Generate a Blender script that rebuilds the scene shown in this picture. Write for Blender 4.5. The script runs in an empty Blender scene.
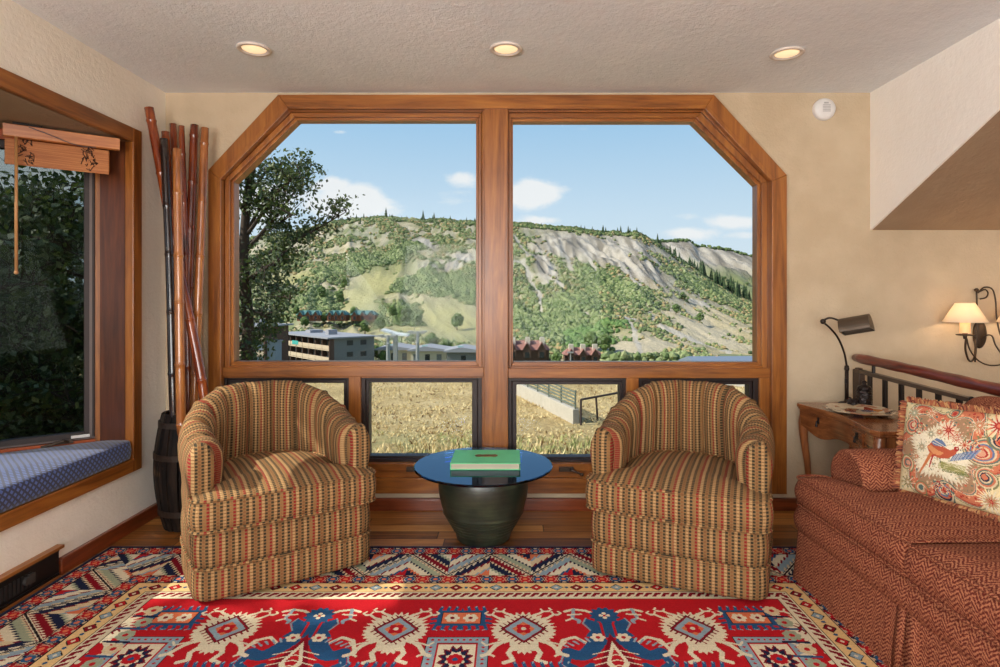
import bpy, math, random
import numpy as np
from mathutils import Vector, Matrix, noise
sc = bpy.context.scene
COL = sc.collection
PI = math.pi
random.seed(7); RNG = np.random.default_rng(7)

# ------------------------------------------------------------------ colour and shader helpers
def lin(c):
    out = []
    for v in c[:3]:
        v = v / 255.0
        out.append(v / 12.92 if v <= 0.04045 else ((v + 0.055) / 1.055) ** 2.4)
    return (out[0], out[1], out[2], 1.0)
def rgb(r, g, b): return lin((r, g, b))

class S:
    """a node socket with arithmetic"""
    def __init__(s, g, sock): s.g = g; s.s = sock
    def __add__(a, b): return a.g.m('ADD', a, b)
    def __radd__(a, b): return a.g.m('ADD', b, a)
    def __sub__(a, b): return a.g.m('SUBTRACT', a, b)
    def __rsub__(a, b): return a.g.m('SUBTRACT', b, a)
    def __mul__(a, b): return a.g.m('MULTIPLY', a, b)
    def __rmul__(a, b): return a.g.m('MULTIPLY', b, a)
    def __truediv__(a, b): return a.g.m('DIVIDE', a, b)
    def __lt__(a, b): return a.g.m('LESS_THAN', a, b)
    def __gt__(a, b): return a.g.m('GREATER_THAN', a, b)
    def floor(a): return a.g.m('FLOOR', a)
    def abs(a): return a.g.m('ABSOLUTE', a)
    def sin(a): return a.g.m('SINE', a)
    def exp(a): return a.g.m('EXPONENT', a)
    def frac(a): return a.g.m('FRACT', a)
    def mod(a, b): return a.g.m('FLOORED_MODULO', a, b)
    def min(a, b): return a.g.m('MINIMUM', a, b)
    def max(a, b): return a.g.m('MAXIMUM', a, b)
    def pow(a, b): return a.g.m('POWER', a, b)

class G:
    def __init__(s, tree): s.t = tree; s.n = tree.nodes; s.l = tree.links
    def put(s, inp, v):
        if isinstance(v, S): s.l.new(v.s, inp)
        elif v is not None:
            if hasattr(inp.default_value, '__len__') and not hasattr(v, '__len__'):
                v = [v] * len(inp.default_value)
            if hasattr(inp.default_value, '__len__') and len(inp.default_value) == 3: v = v[:3]
            inp.default_value = v
    def m(s, op, a, b=None, clamp=False):
        n = s.n.new('ShaderNodeMath'); n.operation = op; n.use_clamp = clamp
        s.put(n.inputs[0], a)
        if b is not None: s.put(n.inputs[1], b)
        return S(s, n.outputs[0])
    def clamp(s, a): return s.m('ADD', a, 0.0, True)
    def smooth(s, x, a, b):
        n = s.n.new('ShaderNodeMapRange'); n.interpolation_type = 'SMOOTHSTEP'
        s.put(n.inputs[0], x); n.inputs[1].default_value = a; n.inputs[2].default_value = b
        return S(s, n.outputs[0])
    def coord(s, kind='Object'):
        n = s.n.new('ShaderNodeTexCoord'); return S(s, n.outputs[kind])
    def uv(s): return s.coord('UV')
    def geo(s, k='Position'):
        n = s.n.new('ShaderNodeNewGeometry'); return S(s, n.outputs[k])
    def sep(s, v):
        n = s.n.new('ShaderNodeSeparateXYZ'); s.put(n.inputs[0], v); return [S(s, o) for o in n.outputs]
    def comb(s, x=0.0, y=0.0, z=0.0):
        n = s.n.new('ShaderNodeCombineXYZ')
        for i, v in enumerate((x, y, z)): s.put(n.inputs[i], v)
        return S(s, n.outputs[0])
    def scale(s, v, sc_):
        n = s.n.new('ShaderNodeVectorMath'); n.operation = 'MULTIPLY'; s.put(n.inputs[0], v); n.inputs[1].default_value = sc_
        return S(s, n.outputs[0])
    def noise(s, v, scale=5, detail=3, rough=0.5, dist=0.0, out='Fac'):
        n = s.n.new('ShaderNodeTexNoise'); s.put(n.inputs['Vector'], v)
        n.inputs['Scale'].default_value = scale; n.inputs['Detail'].default_value = detail
        n.inputs['Roughness'].default_value = rough; n.inputs['Distortion'].default_value = dist
        return S(s, n.outputs[out])
    def voro(s, v, scale=5, feature='F1', out='Distance', rnd=1.0):
        n = s.n.new('ShaderNodeTexVoronoi'); n.feature = feature; s.put(n.inputs['Vector'], v)
        n.inputs['Scale'].default_value = scale; n.inputs['Randomness'].default_value = rnd
        return S(s, n.outputs[out])
    def white(s, v):
        n = s.n.new('ShaderNodeTexWhiteNoise'); s.put(n.inputs['Vector'], v); return S(s, n.outputs['Value'])
    def mix(s, f, a, b, mode='MIX'):
        n = s.n.new('ShaderNodeMix'); n.data_type = 'RGBA'; n.blend_type = mode
        s.put(n.inputs[0], f); s.put(n.inputs[6], a); s.put(n.inputs[7], b)
        return S(s, n.outputs[2])
    def ramp(s, f, stops, interp='LINEAR'):
        n = s.n.new('ShaderNodeValToRGB'); s.put(n.inputs[0], f); cr = n.color_ramp; cr.interpolation = interp
        while len(cr.elements) < len(stops): cr.elements.new(0.5)
        for e, (p, c) in zip(cr.elements, stops): e.position = p; e.color = c
        return S(s, n.outputs[0])
    def attr(s, name):
        n = s.n.new('ShaderNodeAttribute'); n.attribute_name = name; return S(s, n.outputs['Color'])
    def bump(s, h, strength=0.3, dist=0.01):
        n = s.n.new('ShaderNodeBump'); n.inputs['Strength'].default_value = strength
        n.inputs['Distance'].default_value = dist; s.put(n.inputs['Height'], h)
        return S(s, n.outputs[0])

MATS = {}
def mat(name, color, rough=0.6, metal=0.0, bump=None, spec=None, coat=0, sheen=0, emit=None, estr=0, trans=0, alpha=None, back=None):
    """color: rgba tuple or function(g) -> socket; bump: function(g) -> (height, strength, distance)"""
    if name in MATS: return MATS[name]
    m = bpy.data.materials.new(name); m.use_nodes = True
    g = G(m.node_tree); p = m.node_tree.nodes['Principled BSDF']
    c = color(g) if callable(color) else None
    if c is None:
        n = g.noise(g.coord('Object'), 14, 3)
        c = g.mix(g.smooth(n, 0.3, 0.7), tuple(v * 0.93 for v in color[:3]) + (1,), color)
    g.put(p.inputs['Base Color'], c)
    g.put(p.inputs['Roughness'], rough(g) if callable(rough) else rough)
    p.inputs['Metallic'].default_value = metal
    if spec is not None: p.inputs['Specular IOR Level'].default_value = spec
    if coat: p.inputs['Coat Weight'].default_value = coat; p.inputs['Coat Roughness'].default_value = 0.15
    if sheen: p.inputs['Sheen Weight'].default_value = sheen
    if emit: p.inputs['Emission Color'].default_value = emit; p.inputs['Emission Strength'].default_value = estr
    if trans: p.inputs['Transmission Weight'].default_value = trans
    if bump:
        h, st, d = bump(g); g.put(p.inputs['Normal'], g.bump(h, st, d))
    MATS[name] = m
    return m

def leaf_mat(name, color, tw=0.35):
    if name in MATS: return MATS[name]
    m = mat(name, color, 0.55)
    g = G(m.node_tree); p = m.node_tree.nodes['Principled BSDF']; o = m.node_tree.nodes['Material Output']
    t = g.n.new('ShaderNodeBsdfTranslucent')
    src = p.inputs['Base Color'].links[0].from_socket; g.l.new(src, t.inputs[0])
    mx = g.n.new('ShaderNodeMixShader'); mx.inputs[0].default_value = tw
    g.l.new(p.outputs[0], mx.inputs[1]); g.l.new(t.outputs[0], mx.inputs[2]); g.l.new(mx.outputs[0], o.inputs[0])
    return m

def glass_mat(name, tint, refl=0.6, rough=0.0, ior=1.45, gcol=(1, 1, 1, 1)):
    m = bpy.data.materials.new(name); m.use_nodes = True
    g = G(m.node_tree); g.n.remove(g.n['Principled BSDF']); o = g.n['Material Output']
    t = g.n.new('ShaderNodeBsdfTransparent'); t.inputs[0].default_value = tint
    gl = g.n.new('ShaderNodeBsdfGlossy'); gl.inputs['Roughness'].default_value = rough; gl.inputs[0].default_value = gcol
    f = g.n.new('ShaderNodeFresnel'); f.inputs[0].default_value = ior
    fac = g.clamp(S(g, f.outputs[0]) * refl)
    mx = g.n.new('ShaderNodeMixShader'); g.put(mx.inputs[0], fac)
    g.l.new(t.outputs[0], mx.inputs[1]); g.l.new(gl.outputs[0], mx.inputs[2])
    g.l.new(mx.outputs[0], o.inputs[0])
    MATS[name] = m
    return m

# ------------------------------------------------------------------ object helpers
def tag(o, label=None, cat=None, group=None, kind=None):
    if label: o['label'] = label
    if cat: o['category'] = cat
    if group: o['group'] = group
    if kind: o['kind'] = kind
    return o
def empty(name, loc, rz=0.0, label=None, cat=None, group=None):
    o = bpy.data.objects.new(name, None); COL.objects.link(o); o.empty_display_size = 0.1
    o.location = loc; o.rotation_euler = (0, 0, rz)
    return tag(o, label, cat, group)
def kids(o): return [c for c in bpy.data.objects if c.parent == o]
def copy_tree(o, parent=None):
    c = o.copy(); COL.objects.link(c); c.parent = parent
    for ch in kids(o): copy_tree(ch, c)
    return c

class MB:
    def __init__(s): s.v = []; s.f = []; s.uv = []; s.mi = []
    def add(s, vs, fs, uvs=None, mi=0):
        b = len(s.v); s.v += [tuple(v) for v in vs]
        for i, f in enumerate(fs):
            s.f.append([b + k for k in f]); s.mi.append(mi)
            s.uv.append(uvs[i] if uvs else None)
        return s
    def box(s, x0, x1, y0, y1, z0, z1, mi=0):
        if x0 > x1: x0, x1 = x1, x0
        if y0 > y1: y0, y1 = y1, y0
        if z0 > z1: z0, z1 = z1, z0
        v = [(x0, y0, z0), (x1, y0, z0), (x1, y1, z0), (x0, y1, z0), (x0, y0, z1), (x1, y0, z1), (x1, y1, z1), (x0, y1, z1)]
        return s.add(v, [(0, 3, 2, 1), (4, 5, 6, 7), (0, 1, 5, 4), (1, 2, 6, 5), (2, 3, 7, 6), (3, 0, 4, 7)], None, mi)
    def bar(s, a, b, w, h, up=(0, 0, 1), mi=0):
        """a box beam from a to b, w across, h along up"""
        a = Vector(a); b = Vector(b); d = (b - a).normalized(); u = Vector(up); r = d.cross(u).normalized(); u = r.cross(d)
        v = []
        for p in (a, b):
            for i, j in ((-1, -1), (1, -1), (1, 1), (-1, 1)): v.append(p + r * (w / 2 * i) + u * (h / 2 * j))
        return s.add(v, [(0, 1, 2, 3), (4, 7, 6, 5), (0, 4, 5, 1), (1, 5, 6, 2), (2, 6, 7, 3), (3, 7, 4, 0)], None, mi)
    def prism(s, pts, axis, a, b, mi=0):
        """polygon extruded along axis (0,1,2) from a to b"""
        def mk(p, t):
            if axis == 0: return (t, p[0], p[1])
            if axis == 1: return (p[0], t, p[1])
            return (p[0], p[1], t)
        n = len(pts); v = [mk(p, a) for p in pts] + [mk(p, b) for p in pts]
        fs = [list(range(n - 1, -1, -1)), list(range(n, 2 * n))]
        for i in range(n): j = (i + 1) % n; fs.append((i, j, j + n, i + n))
        return s.add(v, fs, None, mi)
    def tube(s, pts, r, n=10, caps=True, mi=0, closed=False, uvscale=1.0):
        pts = [Vector(p) for p in pts]; m = len(pts)
        rs = r if hasattr(r, '__len__') else [r] * m
        v = []; prev = None; L = 0; ls = [0]
        for i in range(1, m): L += (pts[i] - pts[i - 1]).length; ls.append(L)
        for i, p in enumerate(pts):
            if closed: d = pts[(i + 1) % m] - pts[(i - 1) % m]
            else: d = pts[min(i + 1, m - 1)] - pts[max(i - 1, 0)]
            if d.length < 1e-9: d = Vector((0, 0, 1))
            d.normalize()
            if prev is None:
                a = Vector((0, 0, 1)) if abs(d.z) < 0.9 else Vector((1, 0, 0))
                u = d.cross(a).normalized()
            else:
                u = (prev - d * prev.dot(d)).normalized()
            prev = u; w = d.cross(u)
            for k in range(n):
                t = 2 * PI * k / n; v.append(p + (u * math.cos(t) + w * math.sin(t)) * rs[i])
        fs = []; uvs = []; mm = m if closed else m - 1
        for i in range(mm):
            j = (i + 1) % m
            for k in range(n):
                k2 = (k + 1) % n
                fs.append((i * n + k, i * n + k2, j * n + k2, j * n + k))
                la = ls[i]; lb = ls[j] if j else L; c = 2 * PI * rs[i] / n
                uvs.append([(la, k * c), (la, (k + 1) * c), (lb, (k + 1) * c), (lb, k * c)])
        if caps and not closed:
            fs.append(tuple(range(n - 1, -1, -1))); fs.append(tuple((m - 1) * n + k for k in range(n))); uvs += [None, None]
        return s.add(v, fs, uvs, mi)
    def lathe(s, prof, n=32, c=(0, 0, 0), mi=0, caps=True, sx=1.0, sy=1.0):
        v = []
        for r, z in prof:
            for k in range(n):
                t = 2 * PI * k / n; v.append((c[0] + r * sx * math.cos(t), c[1] + r * sy * math.sin(t), c[2] + z))
        fs = []; uvs = []
        for i in range(len(prof) - 1):
            for k in range(n):
                k2 = (k + 1) % n; fs.append((i * n + k, i * n + k2, (i + 1) * n + k2, (i + 1) * n + k))
                uvs.append([(k / n, prof[i][1]), ((k + 1) / n, prof[i][1]), ((k + 1) / n, prof[i + 1][1]), (k / n, prof[i + 1][1])])
        if caps:
            fs.append(tuple(range(n - 1, -1, -1))); fs.append(tuple((len(prof) - 1) * n + k for k in range(n))); uvs += [None, None]
        return s.add(v, fs, uvs, mi)
    def grid(s, fn, nu, nv, uvf=None, mi=0, closeu=False):
        v = [fn(i / nu, j / nv) for j in range(nv + 1) for i in range(nu + (0 if closeu else 1))]
        w = nu if closeu else nu + 1; fs = []; uvs = []
        for j in range(nv):
            for i in range(nu):
                i2 = (i + 1) % w if closeu else i + 1
                fs.append((j * w + i, j * w + i2, (j + 1) * w + i2, (j + 1) * w + i))
                if uvf: uvs.append([uvf(i / nu, j / nv), uvf((i + 1) / nu, j / nv), uvf((i + 1) / nu, (j + 1) / nv), uvf(i / nu, (j + 1) / nv)])
                else: uvs.append([(i / nu, j / nv), ((i + 1) / nu, j / nv), ((i + 1) / nu, (j + 1) / nv), (i / nu, (j + 1) / nv)])
        return s.add(v, fs, uvs, mi)
    def blob(s, c, r, sub=1, jit=0.0, mi=0, squash=1.0):
        vs, fs = ICO[sub]; c = Vector(c)
        out = []
        for p in vs:
            k = 1 + random.uniform(-jit, jit)
            out.append((c.x + p[0] * r * k, c.y + p[1] * r * k, c.z + p[2] * r * k * squash))
        return s.add(out, fs, None, mi)
    def build(s, name, mats, parent=None, smooth=False, bevel=0, loc=None, rz=0, seg=2, sub=0, kind=None, label=None):
        me = bpy.data.meshes.new(name); me.from_pydata(s.v, [], s.f); me.update()
        mats = mats if isinstance(mats, (list, tuple)) else [mats]
        for m in mats: me.materials.append(m)
        if any(u is not None for u in s.uv):
            ul = me.uv_layers.new(name='UVMap'); arr = []
            for f, u in zip(s.f, s.uv):
                arr += [c for q in (u if u else [(0, 0)] * len(f)) for c in q]
            ul.data.foreach_set('uv', arr)
        me.polygons.foreach_set('material_index', s.mi)
        if smooth: me.polygons.foreach_set('use_smooth', [True] * len(s.f))
        o = bpy.data.objects.new(name, me); COL.objects.link(o); o.parent = parent
        if loc is not None: o.location = loc
        o.rotation_euler = (0, 0, rz)
        if bevel:
            b = o.modifiers.new('bevel', 'BEVEL'); b.width = bevel; b.segments = seg; b.limit_method = 'ANGLE'; b.angle_limit = 0.7
        if sub:
            b = o.modifiers.new('sub', 'SUBSURF'); b.levels = sub; b.render_levels = sub
        if kind: o['kind'] = kind
        if label: o['label'] = label
        return o

def _ico():
    t = (1 + 5 ** .5) / 2
    v = [Vector(p).normalized() for p in [(-1, t, 0), (1, t, 0), (-1, -t, 0), (1, -t, 0), (0, -1, t), (0, 1, t), (0, -1, -t), (0, 1, -t), (t, 0, -1), (t, 0, 1), (-t, 0, -1), (-t, 0, 1)]]
    f = [(0, 11, 5), (0, 5, 1), (0, 1, 7), (0, 7, 10), (0, 10, 11), (1, 5, 9), (5, 11, 4), (11, 10, 2), (10, 7, 6), (7, 1, 8), (3, 9, 4), (3, 4, 2), (3, 2, 6), (3, 6, 8), (3, 8, 9), (4, 9, 5), (2, 4, 11), (6, 2, 10), (8, 6, 7), (9, 8, 1)]
    out = [([tuple(p) for p in v], f)]
    for _ in range(2):
        v2 = list(v); f2 = []; mid = {}
        def g(a, b):
            k = (min(a, b), max(a, b))
            if k not in mid: mid[k] = len(v2); v2.append(((v2[a] + v2[b]) / 2).normalized())
            return mid[k]
        for a, b, c in f:
            ab, bc, ca = g(a, b), g(b, c), g(c, a); f2 += [(a, ab, ca), (b, bc, ab), (c, ca, bc), (ab, bc, ca)]
        v, f = v2, f2; out.append(([tuple(p) for p in v], f))
    return out
ICO = _ico()
def lerp(a, b, t): return a + (b - a) * t
def sstep(x, a, b):
    t = min(1, max(0, (x - a) / (b - a))); return t * t * (3 - 2 * t)
def interp(x, pts):
    if x <= pts[0][0]: return pts[0][1]
    for (a, b), (c, d) in zip(pts, pts[1:]):
        if x <= c: return b + (d - b) * (x - a) / (c - a)
    return pts[-1][1]
def spline(pts, n=8):
    """Catmull-Rom through pts"""
    P = [Vector(p) for p in pts]; P = [P[0] * 2 - P[1]] + P + [P[-1] * 2 - P[-2]]; out = []
    for i in range(1, len(P) - 2):
        a, b, c, d = P[i - 1:i + 3]
        for k in range(n):
            t = k / n
            out.append(0.5 * ((2 * b) + (c - a) * t + (2 * a - 5 * b + 4 * c - d) * t * t + (3 * b - a - 3 * c + d) * t ** 3))
    out.append(P[-2]); return out

# ------------------------------------------------------------------ camera: eye at 1.228 m, level, looking along +Y
EYE = 1.228; F = 590.0; D = 3.45                # D: distance to the window wall
cam = bpy.data.cameras.new('camera'); co = bpy.data.objects.new('camera', cam); COL.objects.link(co)
co.location = (0, 0, EYE); co.rotation_euler = (PI / 2, 0, 0)
cam.sensor_width = 36; cam.lens = F / 1000 * 36; cam.shift_x = -0.011; cam.shift_y = -0.0335; cam.clip_end = 3000; cam.clip_start = 0.02
sc.camera = co
def P(x, y, d):                                 # survey helper: point seen at (x, y) in the photo, d metres away
    return ((x - 511) * d / F, d, EYE - (y - 300) * d / F)
def WX(x): return (x - 511) / 171.0             # the same on the window wall
def WZ(y): return EYE - (y - 300) / 171.0

# ------------------------------------------------------------------ common materials
def wood(name, axis, a, b, c, rough=0.35, scale=1.0, coat=0.2):
    def col(g):
        s = [9 * scale, 9 * scale, 9 * scale]; s[axis] = 0.7 * scale
        v = g.scale(g.coord('Object'), s)
        n = g.noise(v, 2.2, 5, 0.62, 0.6); n2 = g.noise(v, 9, 4, 0.6)
        n3 = g.noise(g.coord('Object'), 1.7, 2)
        f = n * 0.62 + n2 * 0.23 + n3 * 0.15
        return g.ramp(f, [(0.36, c), (0.5, a), (0.63, b)])
    def bm(g):
        s = [60, 60, 60]; s[axis] = 3
        return g.noise(g.scale(g.coord('Object'), s), 2, 3), 0.12, 0.002
    return mat(name, col, rough, coat=coat, bump=bm)
FA, FB, FC = rgb(146, 87, 34), rgb(172, 110, 46), rgb(106, 58, 20)
WOODX = wood('stained_fir_x', 0, FA, FB, FC); WOODY = wood('stained_fir_y', 1, FA, FB, FC); WOODZ = wood('stained_fir_z', 2, FA, FB, FC)
WR = [WOODX, WOODY, WOODZ]
JAMB = wood('jamb_dark_wood', 2, rgb(88, 46, 26), rgb(110, 60, 32), rgb(66, 34, 20))
BASEM = wood('baseboard_wood', 0, rgb(120, 56, 28), rgb(142, 70, 36), rgb(90, 40, 20), 0.3)
BASEY = wood('baseboard_wood_y', 1, rgb(120, 56, 28), rgb(142, 70, 36), rgb(90, 40, 20), 0.3)
BLACKM = mat('black_metal', rgb(26, 22, 20), 0.4, 0.3)
GASKET = mat('dark_sash', rgb(40, 24, 20), 0.5)
BRONZE = mat('bronze_iron', rgb(74, 60, 48), 0.45, 0.5)

def plaster(name, c1, c2, sc1=40, st=0.32):
    def col(g):
        v = g.coord('Object'); n = g.noise(v, 1.1, 4, 0.6); n2 = g.noise(v, 7, 3)
        return g.mix(g.smooth(n * 0.7 + n2 * 0.3, 0.35, 0.65), c1, c2)
    def bm(g):
        v = g.coord('Object'); return g.noise(v, sc1, 4, 0.6) + g.noise(v, sc1 * 3, 2) * 0.35, st, 0.012
    return mat(name, col, 0.85, bump=bm, spec=0.2)
# ------------------------------------------------------------------ room shell
PL = plaster('wall_plaster', rgb(189, 170, 142), rgb(205, 187, 160))
PLL = plaster('wall_plaster_cream', rgb(236, 229, 216), rgb(244, 238, 227))
CEIL = plaster('ceiling_texture', rgb(228, 233, 238), rgb(238, 242, 246), 42, 0.45)
SOFF = plaster('soffit_paint_lit', rgb(246, 240, 232), rgb(250, 245, 238), 30, 0.25)  # white face, colour lightened for the light falling on it from the left
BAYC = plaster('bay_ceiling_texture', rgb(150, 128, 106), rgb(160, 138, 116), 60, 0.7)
H = 2.44; XL = -2.02; XR = 3.3; YB = -2.2
def Wx(x, y=D): return (x - 511) * y / F
def Wz(py, y=D): return EYE - (py - 300) * y / F

m = MB()
m.box(XL - .3, Wx(214), D, D + .16, -.2, H + .1); m.box(Wx(781), XR + .1, D, D + .16, -.2, H + .1)
m.box(Wx(214), Wx(781), D, D + .16, -.2, Wz(492))
zt = Wz(101)
m.prism([(Wx(214), H + .1), (Wx(214), Wz(173)), (Wx(283), zt), (Wx(709), zt), (Wx(781), Wz(177)), (Wx(781), H + .1)], 1, D, D + .16)
m.build('wall_back', PL, kind='structure')
BY0, BY1, BZ0, BZ1 = 1.18, 3.12, .39, 2.065
m = MB(); m.box(XL - .14, XL, YB, -1.9, -.2, H + .1); m.box(XL - .14, XL, -1.9, -.2, -.2, .5); m.box(XL - .14, XL, -1.9, -.2, 2.2, H + .1); m.box(XL - .14, XL, -.2, BY0, -.2, H + .1); m.box(XL - .14, XL, BY1, D + .1, -.2, H + .1)  # includes an unseen opening added behind the camera for a side fill light
m.box(XL - .14, XL, BY0, BY1, -.2, BZ0 - .04); m.box(XL - .14, XL, BY0, BY1, BZ1 + .01, H + .1)
m.build('wall_left', PLL, kind='structure')
m = MB(); m.box(XR, XR + .14, YB, D + .1, -.2, H + .1); m.build('wall_right', PL, kind='structure')
# unseen wall behind the camera, with three openings added to hold fill lights
m = MB(); fill_openings = [(-1.7, -.3), (.0, 1.4), (1.7, 3.0)]
xs = [XL - .1] + [v for w in fill_openings for v in w] + [XR + .1]
for i in range(0, len(xs), 2): m.box(xs[i], xs[i + 1], YB - .14, YB, -.2, H + .1)
for a, b in fill_openings: m.box(a, b, YB - .14, YB, -.2, .5); m.box(a, b, YB - .14, YB, 2.2, H + .1)
m.build('wall_front', PLL, kind='structure')
m = MB(); m.box(XL - .2, XR + .2, YB - .2, D + .2, H, H + .12); m.build('ceiling', CEIL, kind='structure')
# sloping soffit (underside of the stair) in the right corner
sx = 2.10; z0 = 1.637; y1 = D - (H - z0) / .455
m = MB(); m.prism([(D, H), (D, z0), (y1, H)], 0, sx, sx + .012); m.build('wall_soffit', SOFF, kind='structure')
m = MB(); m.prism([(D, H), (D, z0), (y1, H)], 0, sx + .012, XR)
m.build('ceiling_slope', plaster('slope_plaster_shaded', rgb(158, 134, 110), rgb(170, 146, 120), 26, .4), kind='structure')  # underside plaster, colour darkened to stand in for its shade

def floor_col(g):
    v = g.coord('Object'); x, y, z = g.sep(v)
    row = (y / 0.092).floor(); r1 = g.white(g.comb(row, 3.0, 0)); px = x + r1 * 2.3
    pid = (px / 1.35).floor(); r = g.white(g.comb(row, pid, 1.0))
    gv = g.comb(x * 1.6 + r * 9.0, y * 26.0, r * 5.0)
    n = g.noise(gv, 1.6, 5, .65, .5); kn = g.voro(g.comb(x * 1.3 + r * 4.0, y * 4.5, r * 7.0), 1.7)
    f = g.clamp(n * 0.7 + r * 0.42 - 0.14)
    c = g.ramp(f, [(0.15, rgb(82, 48, 22)), (0.38, rgb(150, 94, 44)), (0.6, rgb(190, 130, 66)), (0.9, rgb(212, 160, 94))])
    c = g.mix(g.smooth(kn, 0.10, 0.03), c, rgb(36, 20, 12))
    e = g.m('MINIMUM', (y / 0.092).frac(), 1.0 - (y / 0.092).frac())
    e2 = g.m('MINIMUM', (px / 1.35).frac() * 14.0, (1.0 - (px / 1.35).frac()) * 14.0)
    return g.mix(g.smooth(e.min(e2), 0.05, 0.0), c, rgb(26, 14, 8))
FLOORM = mat('rustic_plank_floor', floor_col, 0.32, bump=lambda g: (g.noise(g.scale(g.coord('Object'), (3, 30, 3)), 3, 4), .2, .004))
m = MB(); m.box(XL - .2, XR + .2, YB - .2, D + .2, -.12, 0); m.build('floor', FLOORM, kind='structure')

# baseboards
def baseboard(name, mb, mt): return mb.build(name, mt, bevel=.004, kind='structure')
m = MB(); m.box(XL, XR, D - .018, D, 0, .065); m.box(XL, XR, D - .024, D, .065, .074); baseboard('baseboard_back', m, BASEM)
m = MB(); m.box(XL, XL + .018, 2.63, D - .02, 0, .068); m.box(XL, XL + .024, 2.63, D - .02, .068, .078); m.box(XL, XL + .02, YB, 1.7, 0, .078)
baseboard('baseboard_left', m, BASEY)

# ------------------------------------------------------------------ the big picture window
def ring(mb, A, B, y0, y1, closed=True):
    """stepped frame between outline A and outline B (photo outline points on the window wall), from depth y0 to y1"""
    n = len(A); a = [(Wx(p[0], y0), Wz(p[1], y0)) for p in A]; b = [(Wx(p[0], y0), Wz(p[1], y0)) for p in B]
    v = [(p[0], y0, p[1]) for p in a] + [(p[0], y0, p[1]) for p in b] + [(p[0], y1, p[1]) for p in a] + [(p[0], y1, p[1]) for p in b]
    fs = []
    for i in range(n if closed else n - 1):
        j = (i + 1) % n
        fs += [(i, j, n + j, n + i), (2 * n + i, 3 * n + i, 3 * n + j, 2 * n + j), (n + i, n + j, 3 * n + j, 3 * n + i), (i, 2 * n + i, 2 * n + j, j)]
    if not closed:
        for i in (0, n - 1): fs.append((i, n + i, 3 * n + i, 2 * n + i))
    mb.add(v, fs)
def mixp(A, B, t): return [(lerp(p[0], q[0], t), lerp(p[1], q[1], t)) for p, q in zip(A, B)]
win = empty('window_1', (0, 0, 0)); win['kind'] = 'structure'
CO = [(208, 494), (208, 170), (278, 94.5), (714, 94.5), (787, 175), (787, 494)]
CI = [(220.5, 494), (220.5, 179), (288, 108.5), (705, 108.5), (772, 181), (772, 494)]
def seg(A, B, i, y0, y1, mt, name, par, t0=0, t1=1, bev=.003):
    a = mixp(A, B, t0); b = mixp(A, B, t1); n = len(A); j = (i + 1) % n
    m = MB(); ring(m, [a[i], a[j]], [b[i], b[j]], y0, y1, False)
    return m
def outline_frame(A, B, steps, name, par, closed=True, mats=None):
    """a frame whose pieces each carry wood grain running along them"""
    n = len(A); groups = {0: MB(), 2: MB()}
    for (t0, t1, y0, y1) in steps:
        a = mixp(A, B, t0); b = mixp(A, B, t1)
        for i in range(n if closed else n - 1):
            j = (i + 1) % n
            ax = 2 if abs(A[i][1] - A[j][1]) > abs(A[i][0] - A[j][0]) * .8 else 0
            ring(groups[ax], [a[i], a[j]], [b[i], b[j]], y0, y1, False)
    for ax, g_ in groups.items():
        if g_.v: g_.build(name, WR[ax], par, bevel=.0025)
outline_frame(CO, CI, [(0, 1, D - .035, D + .10), (0.72, 1.0, D - .042, D)], 'casing', win, closed=False)
m = MB(); m.box(Wx(484, D - .03), Wx(508, D - .03), D - .03, D + .12, Wz(492), Wz(107)); m.build('mullion_post', WOODZ, win, bevel=.003)
gl = glass_mat('window_glass', (0.97, 0.98, 0.97, 1), 0.10)
LO = [(217, 378), (217, 177), (286, 106), (486, 106), (486, 378)]; LI = [(234, 361.5), (234, 182), (297, 120.5), (476, 120.5), (476, 361.5)]
RO = [(506, 378), (506, 106), (707, 106), (776, 179), (776, 378)]; RI = [(513, 362), (513, 121.5), (693, 121.5), (757, 185), (757, 362)]
for o_, i_ in ((LO, LI), (RO, RI)):
    outline_frame(o_, i_, [(0, .38, D - .005, D + .1), (.38, .46, D + .012, D + .1), (.46, .74, D + .006, D + .1), (.74, 1, D + .03, D + .1)], 'sash_frame', win)
    m = MB(); n = len(i_); q = mixp(o_, i_, .98); m.prism([(Wx(p[0], D + .05), Wz(p[1], D + .05)) for p in q], 1, D + .06, D + .066); m.build('glass_pane', gl, win)
# transom rail under the big panes
m = MB(); m.box(Wx(216), Wx(484), D - .012, D + .1, Wz(376.5), Wz(367)); m.box(Wx(508), Wx(776), D - .012, D + .1, Wz(378), Wz(368)); m.build('transom_rail', WOODX, win, bevel=.003)
low = [(220, 374, 350, 463, 231, 383, 343.7, 456), (360, 376, 486, 463, 369, 382.5, 472, 456), (505, 376, 627, 463, 516.5, 384.5, 619.5, 457), (637.5, 376, 760, 463, 645, 384.5, 749, 456)]
fixed = MB()
for a, b in ((349, 361), (482, 485), (626, 638.5), (759, 773), (219, 223)): fixed.box(Wx(a), Wx(b), D - .008, D + .1, Wz(463), Wz(374))
fixed.build('lower_mullion', WOODZ, win, bevel=.003)
for x0, yt, x1, yb, gx0, gy0, gx1, gy1 in low:
    m = MB(); A = [(x0, yt), (x1, yt), (x1, yb), (x0, yb)]; B = [(gx0, gy0), (gx1, gy0), (gx1, gy1), (gx0, gy1)]
    ring(m, A, mixp(A, B, .6), D + .01, D + .1); ring(m, mixp(A, B, .6), B, D + .03, D + .1); s_ = m.build('awning_sash', GASKET, win, bevel=.003)
    m = MB(); m.box(Wx(gx0 - 1), Wx(gx1 + 1), D + .07, D + .076, Wz(gy1 + 1), Wz(gy0 - 1)); m.build('glass_pane', gl, s_)
m = MB()
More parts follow.
